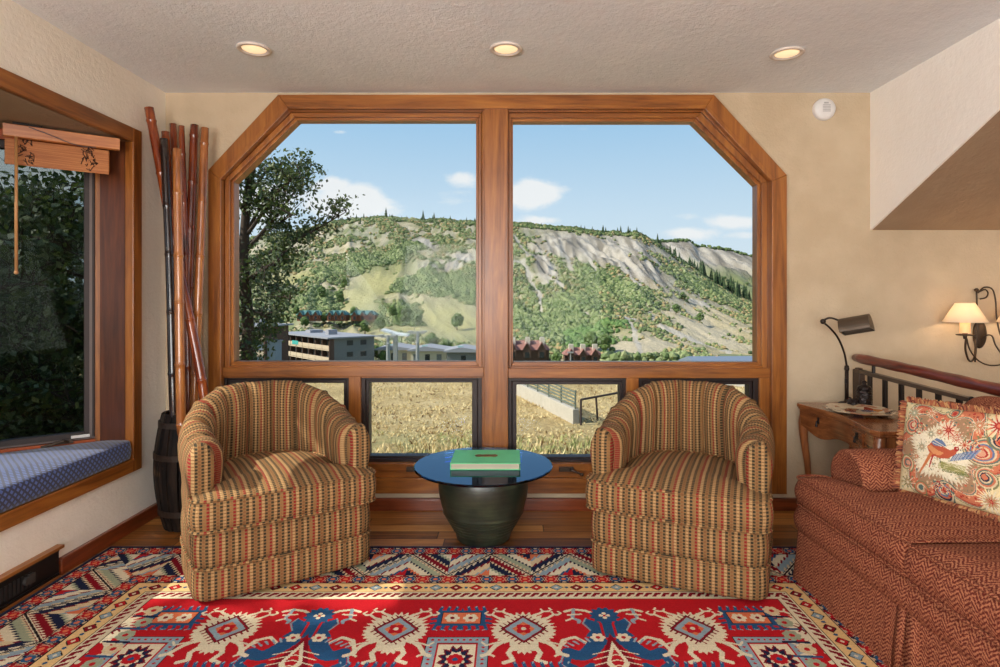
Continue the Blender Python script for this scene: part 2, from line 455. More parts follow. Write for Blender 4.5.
m.box(Wx(219), Wx(773), D - .02, D + .1, Wz(470), Wz(462.5)); m.box(Wx(219), Wx(773), D - .012, D + .08, Wz(477), Wz(470)); m.box(Wx(219), Wx(773), D - .03, D + .02, Wz(492), Wz(477))
m.build('sill', WOODX, win, bevel=.003)
for px in (302, 416, 567, 700):             # crank operators of the four awning sashes
    x = Wx(px); z = Wz(467.5); y = D - .02; m = MB()
    m.box(x - .05, x + .035, y - .022, y, z - .014, z + .012)
    m.tube([(x + .02, y - .02, z), (x + .022, y - .045, z), (x + .045, y - .05, z - .006), (x + .075, y - .05, z - .02)], [.009, .008, .006, .006], 8)
    m.blob((x + .078, y - .05, z - .022), .011, 1)
    m.build('crank_handle', BRONZE, win, bevel=.003)

# ------------------------------------------------------------------ left bay window with seat
Bp = (-2.165, 3.12); dirv = (-.8, -.6)
Cp = (Bp[0] + dirv[0] * .50, Bp[1] + dirv[1] * .50)
plan = [(XL, 3.12), Bp, Cp, (Cp[0], 1.62), (-2.165, 1.18), (XL, 1.18)]
def bayring(mb, z0, z1, segs, th=.10, t0=0.0, t1=1.0):
    for i in segs:
        a = Vector((*plan[i], 0)); b = Vector((*plan[i + 1], 0)); d = (b - a).normalized(); nrm = Vector((d.y, -d.x, 0))
        if nrm.x > 0 and i in (1, 2, 3): nrm = -nrm
        if i == 0: nrm = Vector((0, 1, 0))
        if i == 4: nrm = Vector((0, -1, 0))
        L = (b - a).length; a2 = a + d * (t0 * L); b2 = a + d * (t1 * L)
        v = [a2, b2, b2 + nrm * th, a2 + nrm * th]
        mb.prism([(p.x, p.y) for p in v], 2, z0, z1)
m = MB(); bayring(m, -.9, BZ0 - .005, (1, 2, 3)); bayring(m, BZ1 + .005, 2.4, (1, 2, 3)); m.build('wall_bay', PLL, kind='structure')
m = MB(); m.prism([(XL + .0, 3.12), (Bp[0] - .02, 3.2), (Cp[0] - .1, Cp[1]), (Cp[0] - .1, 1.6), (Bp[0], 1.1), (XL, 1.18)], 2, BZ1, BZ1 + .04)
m.build('ceiling_bay', BAYC, kind='structure')
m = MB(); m.prism([(XL + .0, 3.12), (Bp[0] - .02, 3.2), (Cp[0] - .1, Cp[1]), (Cp[0] - .1, 1.6), (Bp[0], 1.1), (XL, 1.18)], 2, BZ0 - .035, BZ0 - .002)
bay = empty('window_2', (0, 0, 0)); bay['kind'] = 'structure'
m.build('seat_board', WOODY, bay)
m = MB(); m.box(Bp[0], XL - .015, 3.108, 3.13, BZ0, BZ1); m.box(Bp[0], XL - .015, 1.17, 1.19, BZ0, BZ1); m.build('jamb_panel', JAMB, bay)
# casing around the bay opening
xo = XL + .022; m = MB()
m.box(XL - .01, xo, 3.12, 3.195, .318, 2.14); m.box(XL - .02, xo + .006, 3.112, 3.128, BZ0, BZ1); m.box(XL - .01, xo, BY0 - .075, BY0, .318, 2.14); m.build('casing', WOODZ, bay, bevel=.003)
m = MB(); m.box(XL - .01, xo, BY0, 3.12, 2.065, 2.14); m.box(XL - .01, xo, BY0, 3.12, .318, .385); m.box(XL - .14, xo + .008, BY0, 3.12, .378, .39); m.build('casing', WOODY, bay, bevel=.003)
BAYGL = glass_mat('bay_glass', (.96, .97, .96, 1), .12); SCRGL = glass_mat('bay_glass_near', (.93, .95, .94, 1), .3); SCREEN = glass_mat('insect_screen_mesh', (.58, .60, .59, 1), .0, .6)
def bay_window(i, name, tilt_l=.028):
    a = Vector((*plan[i], 0)); b = Vector((*plan[i + 1], 0)); d = (b - a).normalized(); L = (b - a).length
    ang = math.atan2(d.y, d.x)                      # local x runs along the wall, local -y or +y outward
    w = empty(name, (a.x, a.y, 0), ang); w['kind'] = 'structure'
    zb, zt = BZ0, BZ1; o = -1                        # outward is local -y for this winding
    s0, g0 = .028, .075
    m = MB(); m.box(0, s0, -.09, .0, zb, zt); m.box(L - s0, L, -.09, .0, zb, zt); m.build('frame_stile', WOODZ, w, bevel=.002)
    m = MB(); m.box(s0, L - s0, -.09, .0, zb, .497); m.box(s0, L - s0, -.09, .0, zt - .05, zt); m.build('frame_rail', mat('rail_wood', rgb(172, 80, 32), .35), w, bevel=.002)
    m = MB(); m.box(s0, g0, -.07, -.02, .497, zt - .05); m.box(L - g0, L - s0, -.07, -.02, .497, zt - .05)
    m.box(g0, L - g0, -.07, -.02, .497, .535); m.box(g0, L - g0, -.07, -.02, zt - .09, zt - .05); m.build('sash', GASKET, w, bevel=.003)
    m = MB(); m.box(s0 + .012, s0 + .024, -.02, -.012, .5, zt - .05); m.box(s0, L - s0, -.02, -.012, .5, .508); m.build('screen_track', mat('alu_track', rgb(104, 92, 88), .5, .3), w)
    m = MB(); m.box(g0 - .004, L - g0 + .004, -.05, -.046, .53, zt - .085); m.build('glass_pane', BAYGL if i > 1 else SCRGL, w)
    if i == 1: m = MB(); m.box(g0 - .004, L - g0 + .004, -.036, -.0355, .53, zt - .085); m.build('insect_screen', SCREEN, w)
    return w, L
w2, L2 = bay_window(1, 'window_3')
bay_window(2, 'window_4'); bay_window(3, 'window_5')
# lock lever and white clip on the near window's bottom rail
m = MB(); m.box(.12, .20, 0, .018, .492, .508); m.tube([(.14, .012, .5), (.16, .035, .512), (.21, .04, .50), (.25, .03, .492)], [.008, .008, .007, .007], 8); m.build('lock_lever', BRONZE, w2, bevel=.002)
m = MB(); m.box(.05, .13, -.012, .004, .512, .526); m.build('clip', mat('white_plastic', rgb(225, 220, 215), .4), w2, bevel=.003)

# bamboo roman blind
bl = empty('roman_blind', (-2.01, 3.03, 0), math.atan2(-.6, -.8), 'raised woven wooden roman blind with hanging wand in the left bay window', 'blind')
BLW = wood('blind_wood', 0, rgb(184, 112, 58), rgb(206, 134, 74), rgb(158, 88, 42), .5, 1.4)
def slat_col(g):
    v = g.coord('Object'); x, y, z = g.sep(v)
    st = (z / .0045).frac(); n = g.noise(g.scale(v, (1.5, 1, 60)), 3, 3)
    c = g.mix(g.smooth(n, .35, .65), rgb(168, 98, 46), rgb(196, 126, 66))
    return g.mix(g.smooth(st, .25, .0), c, rgb(110, 60, 28))
BLS = mat('woven_slats', slat_col, .55)
m = MB(); m.prism([(0.0, 1.992), (.022, 1.995), (.03, 2.05), (.01, 2.055), (.0, 2.05)], 0, 0, .455); m.build('headrail', BLW, bl, bevel=.002)
m = MB()
for k in range(5): m.box(.045 - k * .001, .45, -.014 - .006 * k, -.009 - .006 * k, 1.868 + .006 * k, 1.99)
sh = m.build('folded_shade', BLS, bl, bevel=.002)
for x0 in (.125, .375):                            # knotted ties woven across the slats
    m = MB()
    for k in range(26):
        a = x0 + random.uniform(-.028, .028); z = random.uniform(1.885, 1.985)
        m.tube([(a, -.007, z), (a + random.uniform(-.012, .012), -.0055, z + random.uniform(-.02, .02)), (a + random.uniform(-.02, .02), -.007, z + random.uniform(-.03, .03))], .0018, 4)
    m.build('tie_stitching', mat('tie_thread', rgb(60, 34, 20), .8), sh)
m = MB(); m.tube([(.405, .045, 1.99), (.405, .045, 1.36)], .0062, 8); m.blob((.405, .045, 1.356), .009, 1); m.build('wand', mat('pale_wand', rgb(205, 150, 95), .4), bl, smooth=True)
m = MB(); m.tube(spline([(.36, .034, 2.045), (.28, .038, 2.02), (.21, .038, 1.995), (.15, .038, 1.985), (.10, .034, 1.99)], 6), .0022, 6); m.build('cord', mat('grey_cord', rgb(90, 85, 85), .7), bl)
m = MB(); m.box(.36, .42, .0, .028, 2.052, 2.062); m.box(.31, .36, .002, .024, 2.052, 2.060); m.build('bracket', BLACKM, bl, bevel=.002)

# blue cushion on the bay seat
def cush_col(g):
    u, v, _ = g.sep(g.uv()); a = ((u + v) / .030).frac(); b = ((u - v) / .030).frac()
    e = g.m('MINIMUM', g.m('MINIMUM', a, 1.0 - a), g.m('MINIMUM', b, 1.0 - b))
    n = g.noise(g.coord('Object'), 120, 2)
    c = g.mix(n, rgb(46, 70, 132), rgb(82, 110, 176))
    return g.mix(g.smooth(e, .27, .15), c, rgb(10, 16, 54))
CUSH = mat('blue_lattice_fabric', cush_col, .55, sheen=.3)
def outline_round(pts, r, n=6):
    out = []; N = len(pts)
    for i, p in enumerate(pts):
        p = Vector(p); a = Vector(pts[i - 1]); b = Vector(pts[(i + 1) % N]); rr = r[i] if hasattr(r, '__len__') else r
        da = (a - p); db = (b - p); k = min(rr, da.length * .48, db.length * .48)
        s = p + da.normalized() * k; e = p + db.normalized() * k
        for t in range(n + 1):
            t = t / n; out.append(s * (1 - t) ** 2 + p * (2 * t * (1 - t)) + e * t * t)
    return out
def resample(pts, step):
    out = []; N = len(pts)
    for i in range(N):
        a = pts[i]; b = pts[(i + 1) % N]; k = max(1, int(round((b - a).length / step)))
        for j in range(k): out.append(a.lerp(b, j / k))
    return out
def pad(mb, outl, z0, z1, crown, c=None, edge=.012, rings=10, side=4, bulge=.006, tuck=0.0, uoff=0.0, bottom=True, crown_fn=None):
    """stuffed pad: outline (2D Vectors, star-shaped about c), boxed sides z0..z1 with rounded edges and a crowned top"""
    N = len(outl); c = Vector(c) if c is not None else sum(outl, Vector((0, 0))) / N
    acc = [0]
    for i in range(N): acc.append(acc[-1] + (outl[(i + 1) % N] - outl[i]).length)
    prof = []
    if bottom: prof.append((-edge * 1.0, z0))
    for k in range(side + 1):
        t = k / side; prof.append((bulge * math.sin(PI * t), lerp(z0 + edge * .5, z1 - edge * .5, t)))
    prof.append((-edge * .35, z1 - edge * .1))
    V = []; 
    nrm = []
    for i in range(N):
        t = (outl[(i + 1) % N] - outl[i - 1]).normalized(); n_ = Vector((t.y, -t.x))
        if n_.dot(outl[i] - c) < 0: n_ = -n_
        nrm.append(n_)
    for off, z in prof:
        for i in range(N): p = outl[i] + nrm[i] * off; V.append((p.x, p.y, z))
    R0 = len(prof)
    for k in range(1, rings + 1):
        s = 1 - k / rings * .985
        for i in range(N):
            p = c + (outl[i] - nrm[i] * edge * .4 - c) * s
            zz = z1 + (crown_fn(p) if crown_fn else crown) * (1 - s ** 2.6)
            V.append((p.x, p.y, zz))
    tot = R0 + rings; fs = []; uv = []
    for r in range(tot - 1):
        top = r >= R0 - 1
        for i in range(N):
            j = (i + 1) % N; q = (r * N + i, r * N + j, (r + 1) * N + j, (r + 1) * N + i); fs.append(q)
            if top: uv.append([(V[a][0], V[a][1]) for a in q])
            else: uv.append([(acc[i] + uoff, V[q[0]][2]), (acc[i + 1] + uoff, V[q[1]][2]), (acc[i + 1] + uoff, V[q[2]][2]), (acc[i] + uoff, V[q[3]][2])])
    fs.append(tuple((tot - 1) * N + i for i in range(N))); uv.append([(V[a][0], V[a][1]) for a in fs[-1]])
    fs.append(tuple(range(N - 1, -1, -1))); uv.append([(V[a][0], V[a][1]) for a in fs[-1]])
    mb.add(V, fs, uv); return mb
cu = [Vector(p) for p in ((-1.985, 1.22), (-1.985, 3.112), (-2.13, 3.112), (Cp[0] + .04, Cp[1] - .02), (Cp[0] + .04, 1.65), (-2.15, 1.22))]
m = MB(); pad(m, resample(outline_round(cu, [.03, .06, .04, .08, .08, .05]), .03), .392, .492, .012, edge=.016, rings=14, crown_fn=lambda p: .014 + .008 * noise.noise(Vector((p.x * 4, p.y * 4, 0))))
tag(m.build('seat_cushion', CUSH, smooth=True), 'blue diamond-lattice cushion on the wooden bay window seat', 'cushion')

# toe-kick heater grille in the left wall
vt = empty('heater_grille', (XL, 2.27, 0), 0, 'black slotted heater grille with wooden top trim low on the left wall', 'vent')
m = MB(); m.box(.0, .035, -.5, .355, .128, .142);  m.box(0, .03, -.5, .34, 0.0, .012); m.build('wood_trim', WOODY, vt, bevel=.002)
m = MB(); m.box(.0, .016, -.5, .347, .012, .128); m.box(.016, .024, .0, .34, .118, .128); m.box(.016, .024, -.5, .34, .012, .024); m.build('black_housing', BLACKM, vt, bevel=.002)
m = MB()
for k in range(34): m.box(.016, .021, -.48 + .02 * k, -.468 + .02 * k, .035, .095)
m.build('slots', mat('grille_slots', rgb(34, 32, 32), .5), vt)
m = MB(); m.tube([(.016, .16, .07), (.034, .16, .07)], .016, 12); m.box(.016, .03, .17, .2, .05, .09); m.build('control_knob', mat('grille_knob', rgb(60, 58, 56), .4), vt)

# recessed lamps
CANT = mat('can_trim', rgb(225, 215, 205), .4); GLOW = mat('warm_bulb', rgb(255, 225, 180), .5, emit=rgb(255, 222, 176), estr=.85)
for i, (px, py, lab) in enumerate(((254, 48, 'left'), (506, 52, 'middle'), (787, 53, 'right'))):
    x, y, _ = P(px, py, 2.84 if i < 2 else 2.89)
    r = empty('recessed_light', (x, y, H), 0, {'left': 'leftmost of three round recessed ceiling lights, above the bamboo poles and left armchair', 'middle': 'middle recessed ceiling light, centred above the window mullion', 'right': 'rightmost recessed ceiling light, nearest the white smoke detector'}[lab], 'ceiling light', 'recessed ceiling lights')
    m = MB(); m.lathe([(.062, .0), (.078, -.001), (.080, -.006), (.074, -.011), (.060, -.010), (.056, -.002), (.050, -.0015)], 40, caps=False); m.build('trim_ring', CANT, r, smooth=True)
    m = MB(); m.lathe([(.056, -.003), (.05, -.006), (.001, -.006)], 32, caps=False); m.build('lens', GLOW, r, smooth=True)
    L = bpy.data.lights.new('can_lamp', 'SPOT'); L.energy = 6; L.color = (1, .82, .6); L.spot_size = 1.9; L.spot_blend = .8; L.shadow_soft_size = .07
    lo = bpy.data.objects.new('can_lamp', L); COL.objects.link(lo); lo.location = (x, y, H - .03)
# smoke detector on the window wall
x, _, z = P(823, 110, D); sd = empty('smoke_detector', (x, D, z), 0, 'small round white smoke detector high on the wall right of the window', 'smoke detector')
WP = mat('detector_plastic', rgb(232, 230, 228), .4)
m = MB(); m.lathe([(.064, 0), (.064, .014), (.058, .030), (.03, .036), (.001, .036)], 40, caps=False); o = m.build('housing', WP, sd, smooth=True); o.rotation_euler = (PI / 2, 0, 0)
m = MB()
for k in range(5): m.box(-.02, .024, -.040, -.034, -.02 + .009 * k, -.016 + .009 * k)
m.box(-.012, .012, -.040, -.034, .026, .034); m.build('sensor_slots', mat('detector_slots', rgb(185, 183, 182), .5), sd)
# ------------------------------------------------------------------ armchair fabric: woven dashes in coloured stripes
def chair_col(g):
    u, v, _ = g.sep(g.uv())
    cw = .0118; rw = .0135
    cu_ = u / cw; col = cu_.floor(); fu = cu_.frac()
    odd = col.mod(2.0); fv = (v / rw + odd * 0.5).frac()
    k = col.mod(8.0)
    n = g.noise(g.comb(u * 900.0, v * 900.0, 0), 1.0, 2)
    base = g.mix(n, rgb(118, 86, 54), rgb(164, 130, 86))
    dk = g.ramp(k / 8.0, [(0.0, rgb(132, 18, 28)), (.12, rgb(176, 142, 98)), (.245, rgb(44, 42, 32)), (.37, rgb(124, 84, 50)), (.495, rgb(50, 46, 34)), (.62, rgb(172, 136, 92)), (.745, rgb(40, 42, 34)), (.87, rgb(140, 102, 62))], 'CONSTANT')
    du = g.smooth((fu - .5).abs(), .49, .38); dv = g.smooth((fv - .5).abs(), .38, .28)
    c = g.mix(du * dv * .93, base, dk)
    gap = g.smooth((fv - .5).abs(), .38, .5) * .7
    return g.mix(gap, c, rgb(96, 66, 38))
def chair_bump(g):
    u, v, _ = g.sep(g.uv()); cu_ = u / .0118; fu = cu_.frac(); fv = (v / .0135 + cu_.floor().mod(2.0) * .5).frac()
    return (1.0 - (fu - .5).abs() * 2.0) * (1.0 - (fv - .5).abs() * 2.0), .5, .004
CHF = mat('woven_stripe_fabric', chair_col, .9, bump=chair_bump, spec=.2)

def make_chair(loc, rz, label, flip=1):
    ch = empty('barrel_armchair', loc, rz, label, 'armchair', 'striped barrel armchairs by the window')
    R = .378; fy = -.27                                    # outer radius, y of the arm fronts
    LS = .27; LA = PI * R; LT = 2 * LS + LA
    def path(s):                                           # outer plan outline, s in metres from the left arm front
        if s < LS: return Vector((-(R - .014 * (1 - s / LS) ** 1.5), fy + s)), Vector((-1, 0))
        if s < LS + LA:
            a = PI - (s - LS) / R; return Vector((R * math.cos(a), R * math.sin(a) * 1.02)), Vector((math.cos(a), math.sin(a)))
        return Vector((R - .014 * min(1, (s - LS - LA) / LS) ** 1.5, -(s - LS - LA))), Vector((1, 0))
    def top(s):
        q = min(s, LT - s); return .635 + .155 * sstep(q, .10, .72)
    nch = 11; NU = nch * 16
    prof = [(0, .29), (.004, .36), (.002, .44), (.004, .52), (.010, .60), (.016, .68), (.018, .78), (.012, .87), (-.003, .945), (-.026, .985), (-.052, 1.0), (-.08, .985), (-.104, .94), (-.118, .87), (-.122, .78), (-.12, .68), (-.116, .58), (-.112, .50), (-.108, .44)]
    def sec(s):
        tz = top(s); p, n_ = path(s); out = []
        for i, (o, f) in enumerate(prof):
            z = f if i < 2 else .0
            if i >= 2:
                ff = (f - .36) / .64; z = .36 + (tz - .36) * ff
            elif i == 0: z = .285
            else: z = .36
            if i >= 9:                                      # vertical channels on the inside and over the roll
                w = sstep(i, 7, 11); sc_ = abs(math.sin(PI * s / LT * nch)); o = o - .046 * w * (sc_ ** .40 - .72)
            q = p + n_ * o; out.append(Vector((q.x, q.y, z)))
        return out
    secs = [sec(LT * i / NU) for i in range(NU + 1)]
    pl = [0]
    for a, b in zip(secs[NU // 2], secs[NU // 2][1:]): pl.append(pl[-1] + (b - a).length)
    m = MB(); npf = len(prof)
    V = [p for s_ in secs for p in s_]; fs = []; uv = []
    for i in range(NU):
        for j in range(npf - 1):
            fs.append((i * npf + j, i * npf + j + 1, (i + 1) * npf + j + 1, (i + 1) * npf + j))
            u0, u1 = LT * i / NU, LT * (i + 1) / NU
            uv.append([(u0, pl[j]), (u0, pl[j + 1]), (u1, pl[j + 1]), (u1, pl[j])])
    m.add(V, fs, uv)
    o = m.build('barrel_back', CHF, ch, smooth=True)
    # padded fronts of the two arms
    cords = []
    for e, s_ in ((0, secs[0]), (1, secs[-1])):
        c = sum(s_, Vector()) / npf; c.z = (s_[0].z + s_[10].z) / 2 ; rings = []
        for k, (t, dy) in enumerate(((1.0, 0), (1.0, -.014), (.96, -.028), (.86, -.040), (.66, -.049), (.4, -.053), (.18, -.055), (.0, -.055))):
            rr = []
            for p in s_:
                cx = c.x; cz = min(max(p.z, .36), top(0) - .07)
                q = Vector((cx + (p.x - cx) * t, p.y + dy, cz + (p.z - cz) * t)); rr.append(q)
            rings.append(rr)
        V = [p for r_ in rings for p in r_]; fs = []; uv = []
        for k in range(len(rings) - 1):
            for j in range(npf - 1):
                q = (k * npf + j, k * npf + j + 1, (k + 1) * npf + j + 1, (k + 1) * npf + j); fs.append(q)
                uv.append([(V[a].x + .003, V[a].z) for a in q])
        am = MB(); am.add(V, fs, uv); am.build('arm_front', CHF, ch, smooth=True)
    m = MB()
    for cd in cords: m.tube([c for c in cd], .0055, 6)
    # base with two bands
    ol = []
    for i in range(0, 49):
        s = LT * i / 48; p, n_ = path(s); ol.append((p.x, p.y))
    ol = [Vector(p) for p in ol]
    R2 = R - .012; front = [Vector((R2, fy - .03)), Vector((R2 - .010, fy - .075)), Vector((R2 - .04, fy - .103))]
    nf = 14; fr = [Vector((lerp(R2 - .07, -R2 + .07, k / nf), fy - .11 - .012 * math.sin(PI * k / nf))) for k in range(nf + 1)]
    ol = ol + front + fr + [Vector((-p.x, p.y)) for p in reversed(front)]
    ol.reverse()
    kx = min(range(len(ol)), key=lambda i: (abs(ol[i].x) + (5 if ol[i].y > 0 else 0)))
    ol = ol[kx:] + ol[:kx]
    b = MB(); pad(b, ol, .014, .146, 0, c=(0, 0), edge=.012, rings=2, bulge=.004, uoff=ol[0].x); b.build('skirt_band', CHF, ch, smooth=True)
    b = MB(); pad(b, ol, .146, .294, 0, c=(0, 0), edge=.010, rings=2, bulge=.006, uoff=ol[0].x + .008); b.build('front_rail', CHF, ch, smooth=True)
    m.tube([Vector((p.x * 1.006, p.y * 1.006, .146)) for p in ol], .0065, 6, closed=True)
    # T-shaped seat cushion
    t = [(-.376, -.405), (.376, -.405), (.374, -.285), (.262, -.265), (.262, .02), (.20, .19), (.07, .262), (-.07, .262), (-.20, .19), (-.262, .02), (-.262, -.265), (-.374, -.285)]
    to = resample(outline_round([Vector(p) for p in t], [.055, .055, .03, .02, .1, .1, .1, .1, .1, .1, .02, .03], 5), .02)
    kx = min(range(len(to)), key=lambda i: abs(to[i].x) + (9 if to[i].y > -.3 else 0)); to = to[kx:] + to[:kx]
    for p in to:
        if p.y < -.36: p.y -= .016 * (1 - (p.x / .352) ** 2)
    c = MB(); pad(c, to, .298, .428, .0, c=(0, -.16), edge=.010, rings=14, bulge=.010, uoff=to[0].x, crown_fn=lambda p: .040 + .012 * (p.y + .1))
    cu_ = c.build('seat_cushion', CHF, ch, smooth=True)
    w = MB()
    for z in (.304, .426): w.tube([Vector((p.x * 1.004, p.y * 1.004, z)) for p in to], .0062, 6, closed=True)
    w.build('piping', CHF, cu_, smooth=True); m.build('welt', CHF, ch, smooth=True)
    b = MB(); b.lathe([(.27, .001), (.27, .016)], 32); b.build('swivel_base', BLACKM, ch)
    return ch
RUGZ = .011
make_chair((-1.145, 2.83, RUGZ), math.radians(33), 'striped barrel armchair with channelled back, left of the glass table')
make_chair((.828, 2.82, RUGZ), math.radians(-23), 'striped barrel armchair with channelled back, right of the glass table')

# ------------------------------------------------------------------ pot table with glass top and green book
tx, ty = -.142, 3.045
def pot_col(g):
    v = g.coord('Object'); x, y, z = g.sep(v); n = g.noise(v, 7, 4, .6); n2 = g.noise(g.scale(v, (2, 2, 40)), 2, 3)
    return g.ramp(n * .6 + n2 * .4, [(.35, rgb(24, 28, 22)), (.52, rgb(42, 48, 36)), (.66, rgb(64, 70, 50))])
POT = mat('green_brown_glaze', pot_col, .38, coat=.3, bump=lambda g: (g.noise(g.coord('Object'), 40, 3), .15, .003))
pt = empty('pot_table', (tx, ty, 0), 0, 'dark green ceramic pot used as a base under the round glass top', 'pot')
prof = [(.001, .003), (.13, .003), (.138, .012), (.145, .04)]
for k in range(6): z = .05 + .018 * k; r = .150 + .0105 * k; prof += [(r, z), (r + .006, z + .006), (r + .004, z + .013)]
prof += [(.214, .18), (.226, .225), (.231, .27), (.229, .31), (.221, .345), (.216, .356), (.222, .362), (.218, .368), (.198, .366), (.192, .35), (.20, .29), (.19, .2), (.12, .06), (.001, .05)]
m = MB(); m.lathe(prof, 56, caps=False); m.build('pot', POT, pt, smooth=True)
tg = glass_mat('blue_table_glass', (.60, .78, 1.0, 1), 1.15, .0, 1.62, (.50, .72, 1.0, 1))  # tinted glass; glossy colour also blue to deepen the sky reflection
m = MB(); m.lathe([(.001, .3705), (.351, .3705), (.356, .374), (.356, .379), (.351, .3825), (.001, .3825)], 72, caps=False)
tag(m.build('glass_tabletop', tg, smooth=False, loc=(tx, ty, 0)), 'round blue-tinted glass top resting on the dark green pot', 'tabletop')
bk = empty('book', (-.128, 3.062, .383), 0, 'large green clothbound book lying on the round glass tabletop', 'book')
BG = mat('green_cloth', rgb(108, 210, 146), .55); PG = mat('page_block', lambda g: g.mix((g.sep(g.coord('Object'))[2] * 900.0).sin() * .5 + .5, rgb(205, 195, 175), rgb(165, 155, 135)), .8)
m = MB(); m.box(-.175, .175, -.132, .132, 0, .004); m.box(-.175, .175, -.132, .132, .030, .034); m.box(-.175, -.169, -.132, .132, .002, .032); m.build('cover', BG, bk, bevel=.0015)
m = MB(); m.box(-.169, .168, -.126, .126, .004, .030); m.build('pages', PG, bk)
BE = mat('bronze_emblem', rgb(120, 84, 40), .5, .4); m = MB()
m.prism([(p[0] * .001, p[1] * .001) for p in ((-58, 8), (-44, 22), (-24, 16), (-8, 20), (8, 20), (24, 16), (44, 22), (58, 8), (58, -8), (44, -22), (24, -16), (8, -20), (-8, -20), (-24, -16), (-44, -22), (-58, -8))], 2, .034, .0365)
m.build('emblem', BE, bk, loc=(0, .01, 0))

# ------------------------------------------------------------------ barrel and bamboo poles
bx, by = -1.762, 3.235
brl = empty('wooden_barrel', (bx, by, 0), 0, 'tall narrow black wooden barrel holding bamboo poles in the left corner', 'barrel')
def brl_col(g):
    v = g.coord('Object'); n = g.noise(g.scale(v, (14, 14, 1.4)), 2, 4); n2 = g.noise(v, 6, 3)
    c = g.mix(g.smooth(n, .4, .7), rgb(20, 16, 15), rgb(44, 33, 26)); return g.mix(g.smooth(n2, .60, .72), c, rgb(96, 70, 44))
BRLM = mat('barrel_staves', brl_col, .7, spec=.15); m = MB(); NS = 18
for k in range(NS):
    a0 = 2 * PI * k / NS; a1 = 2 * PI * (k + 1) / NS; rows = []
    for z in np.linspace(0.003, .62, 15):
        t = z / .62; r = .122 + .045 * math.sin(PI * min(1, t * .98)) ** .9 + .006 * t
        rows.append((r, z))
    V = []; g_ = .03
    for r, z in rows:
        for rr, a in ((r, a0 + g_), (r * 1.012, (a0 + a1) / 2), (r, a1 - g_), (r - .016, a1 - .01), (r - .016, a0 + .01)): V.append((rr * math.cos(a), rr * math.sin(a), z))
    fs = [(i * 5 + j, i * 5 + (j + 1) % 5, (i + 1) * 5 + (j + 1) % 5, (i + 1) * 5 + j) for i in range(14) for j in range(5)]
    fs += [(4, 3, 2, 1, 0), tuple(70 + j for j in range(5))]; m.add(V, fs)
m.build('staves', BRLM, brl, smooth=False)
m = MB(); m.lathe([(.001, .02), (.125, .02), (.125, .035), (.001, .035)], 32, caps=False); m.build('bottom_board', BRLM, brl)
for z in (.10, .40, .565):
    t = z / .62; r = .122 + .045 * math.sin(PI * t * .98) ** .9 + .006 * t
    m = MB(); m.lathe([(r + .001, z - .016), (r + .006, z - .015), (r + .006, z + .015), (r + .001, z + .016)], 40, caps=False); m.build('hoop', mat('hoop_iron', rgb(52, 40, 32), .5, .4), brl)
def bamboo_mat(name, a, b, c):
    def col(g):
        v = g.coord('Object'); n = g.noise(g.scale(v, (30, 30, 2.2)), 1.5, 4, .6); n2 = g.noise(v, 3.5, 2)
        return g.ramp(n * .55 + n2 * .45, [(.36, c), (.5, a), (.66, b)])
    return mat(name, col, .18, coat=.6)
BM1 = bamboo_mat('bamboo_red', rgb(120, 50, 22), rgb(164, 84, 38), rgb(70, 26, 14))
BM2 = bamboo_mat('bamboo_amber', rgb(160, 96, 48), rgb(194, 132, 72), rgb(104, 56, 26))
BM3 = bamboo_mat('bamboo_black', rgb(36, 26, 24), rgb(66, 44, 34), rgb(18, 14, 16))
RINGM = mat('bamboo_node', rgb(46, 24, 16), .4)
poles = [  # top px, foot px (at the barrel rim row), depth top, depth at rim, radius, material, wanted label
    ((149, 108), (206, 412), 3.215, 3.19, .027, BM1, 'thick glossy reddish bamboo pole with the tallest tip, slanting from upper left across the others'),
    ((164, 139), (174, 412), 3.20, 3.13, .023, BM3, 'near-black bamboo pole with a bound tip among the poles in the barrel'),
    ((173, 124), (190, 412), 3.38, 3.33, .021, BM1, 'dark brown bamboo pole tip standing behind the black pole in the barrel'),
    ((177, 149), (181, 412), 3.14, 3.10, .025, BM2, 'pale amber bamboo pole, shortest and frontmost in the barrel'),
    ((181.5, 126), (189, 412), 3.33, 3.27, .018, BM1, 'thin dark red bamboo pole just right of the pale amber pole'),
    ((194.5, 125), (186, 412), 3.36, 3.30, .025, BM1, 'brown bamboo pole second from the right at the top of the cluster'),
    ((205, 128), (194, 412), 3.32, 3.24, .024, BM2, 'orange-brown bamboo pole furthest right at the top of the cluster'),
    ((165.5, 132), (178, 412), 3.30, 3.26, .025, BM1, 'red-brown bamboo pole tip just behind and left of the dark-tipped black pole'),
    ((176, 235), (199, 412), 3.36, 3.31, .016, BM2, 'slim amber bamboo pole slanting behind the thick slanting pole'),
]
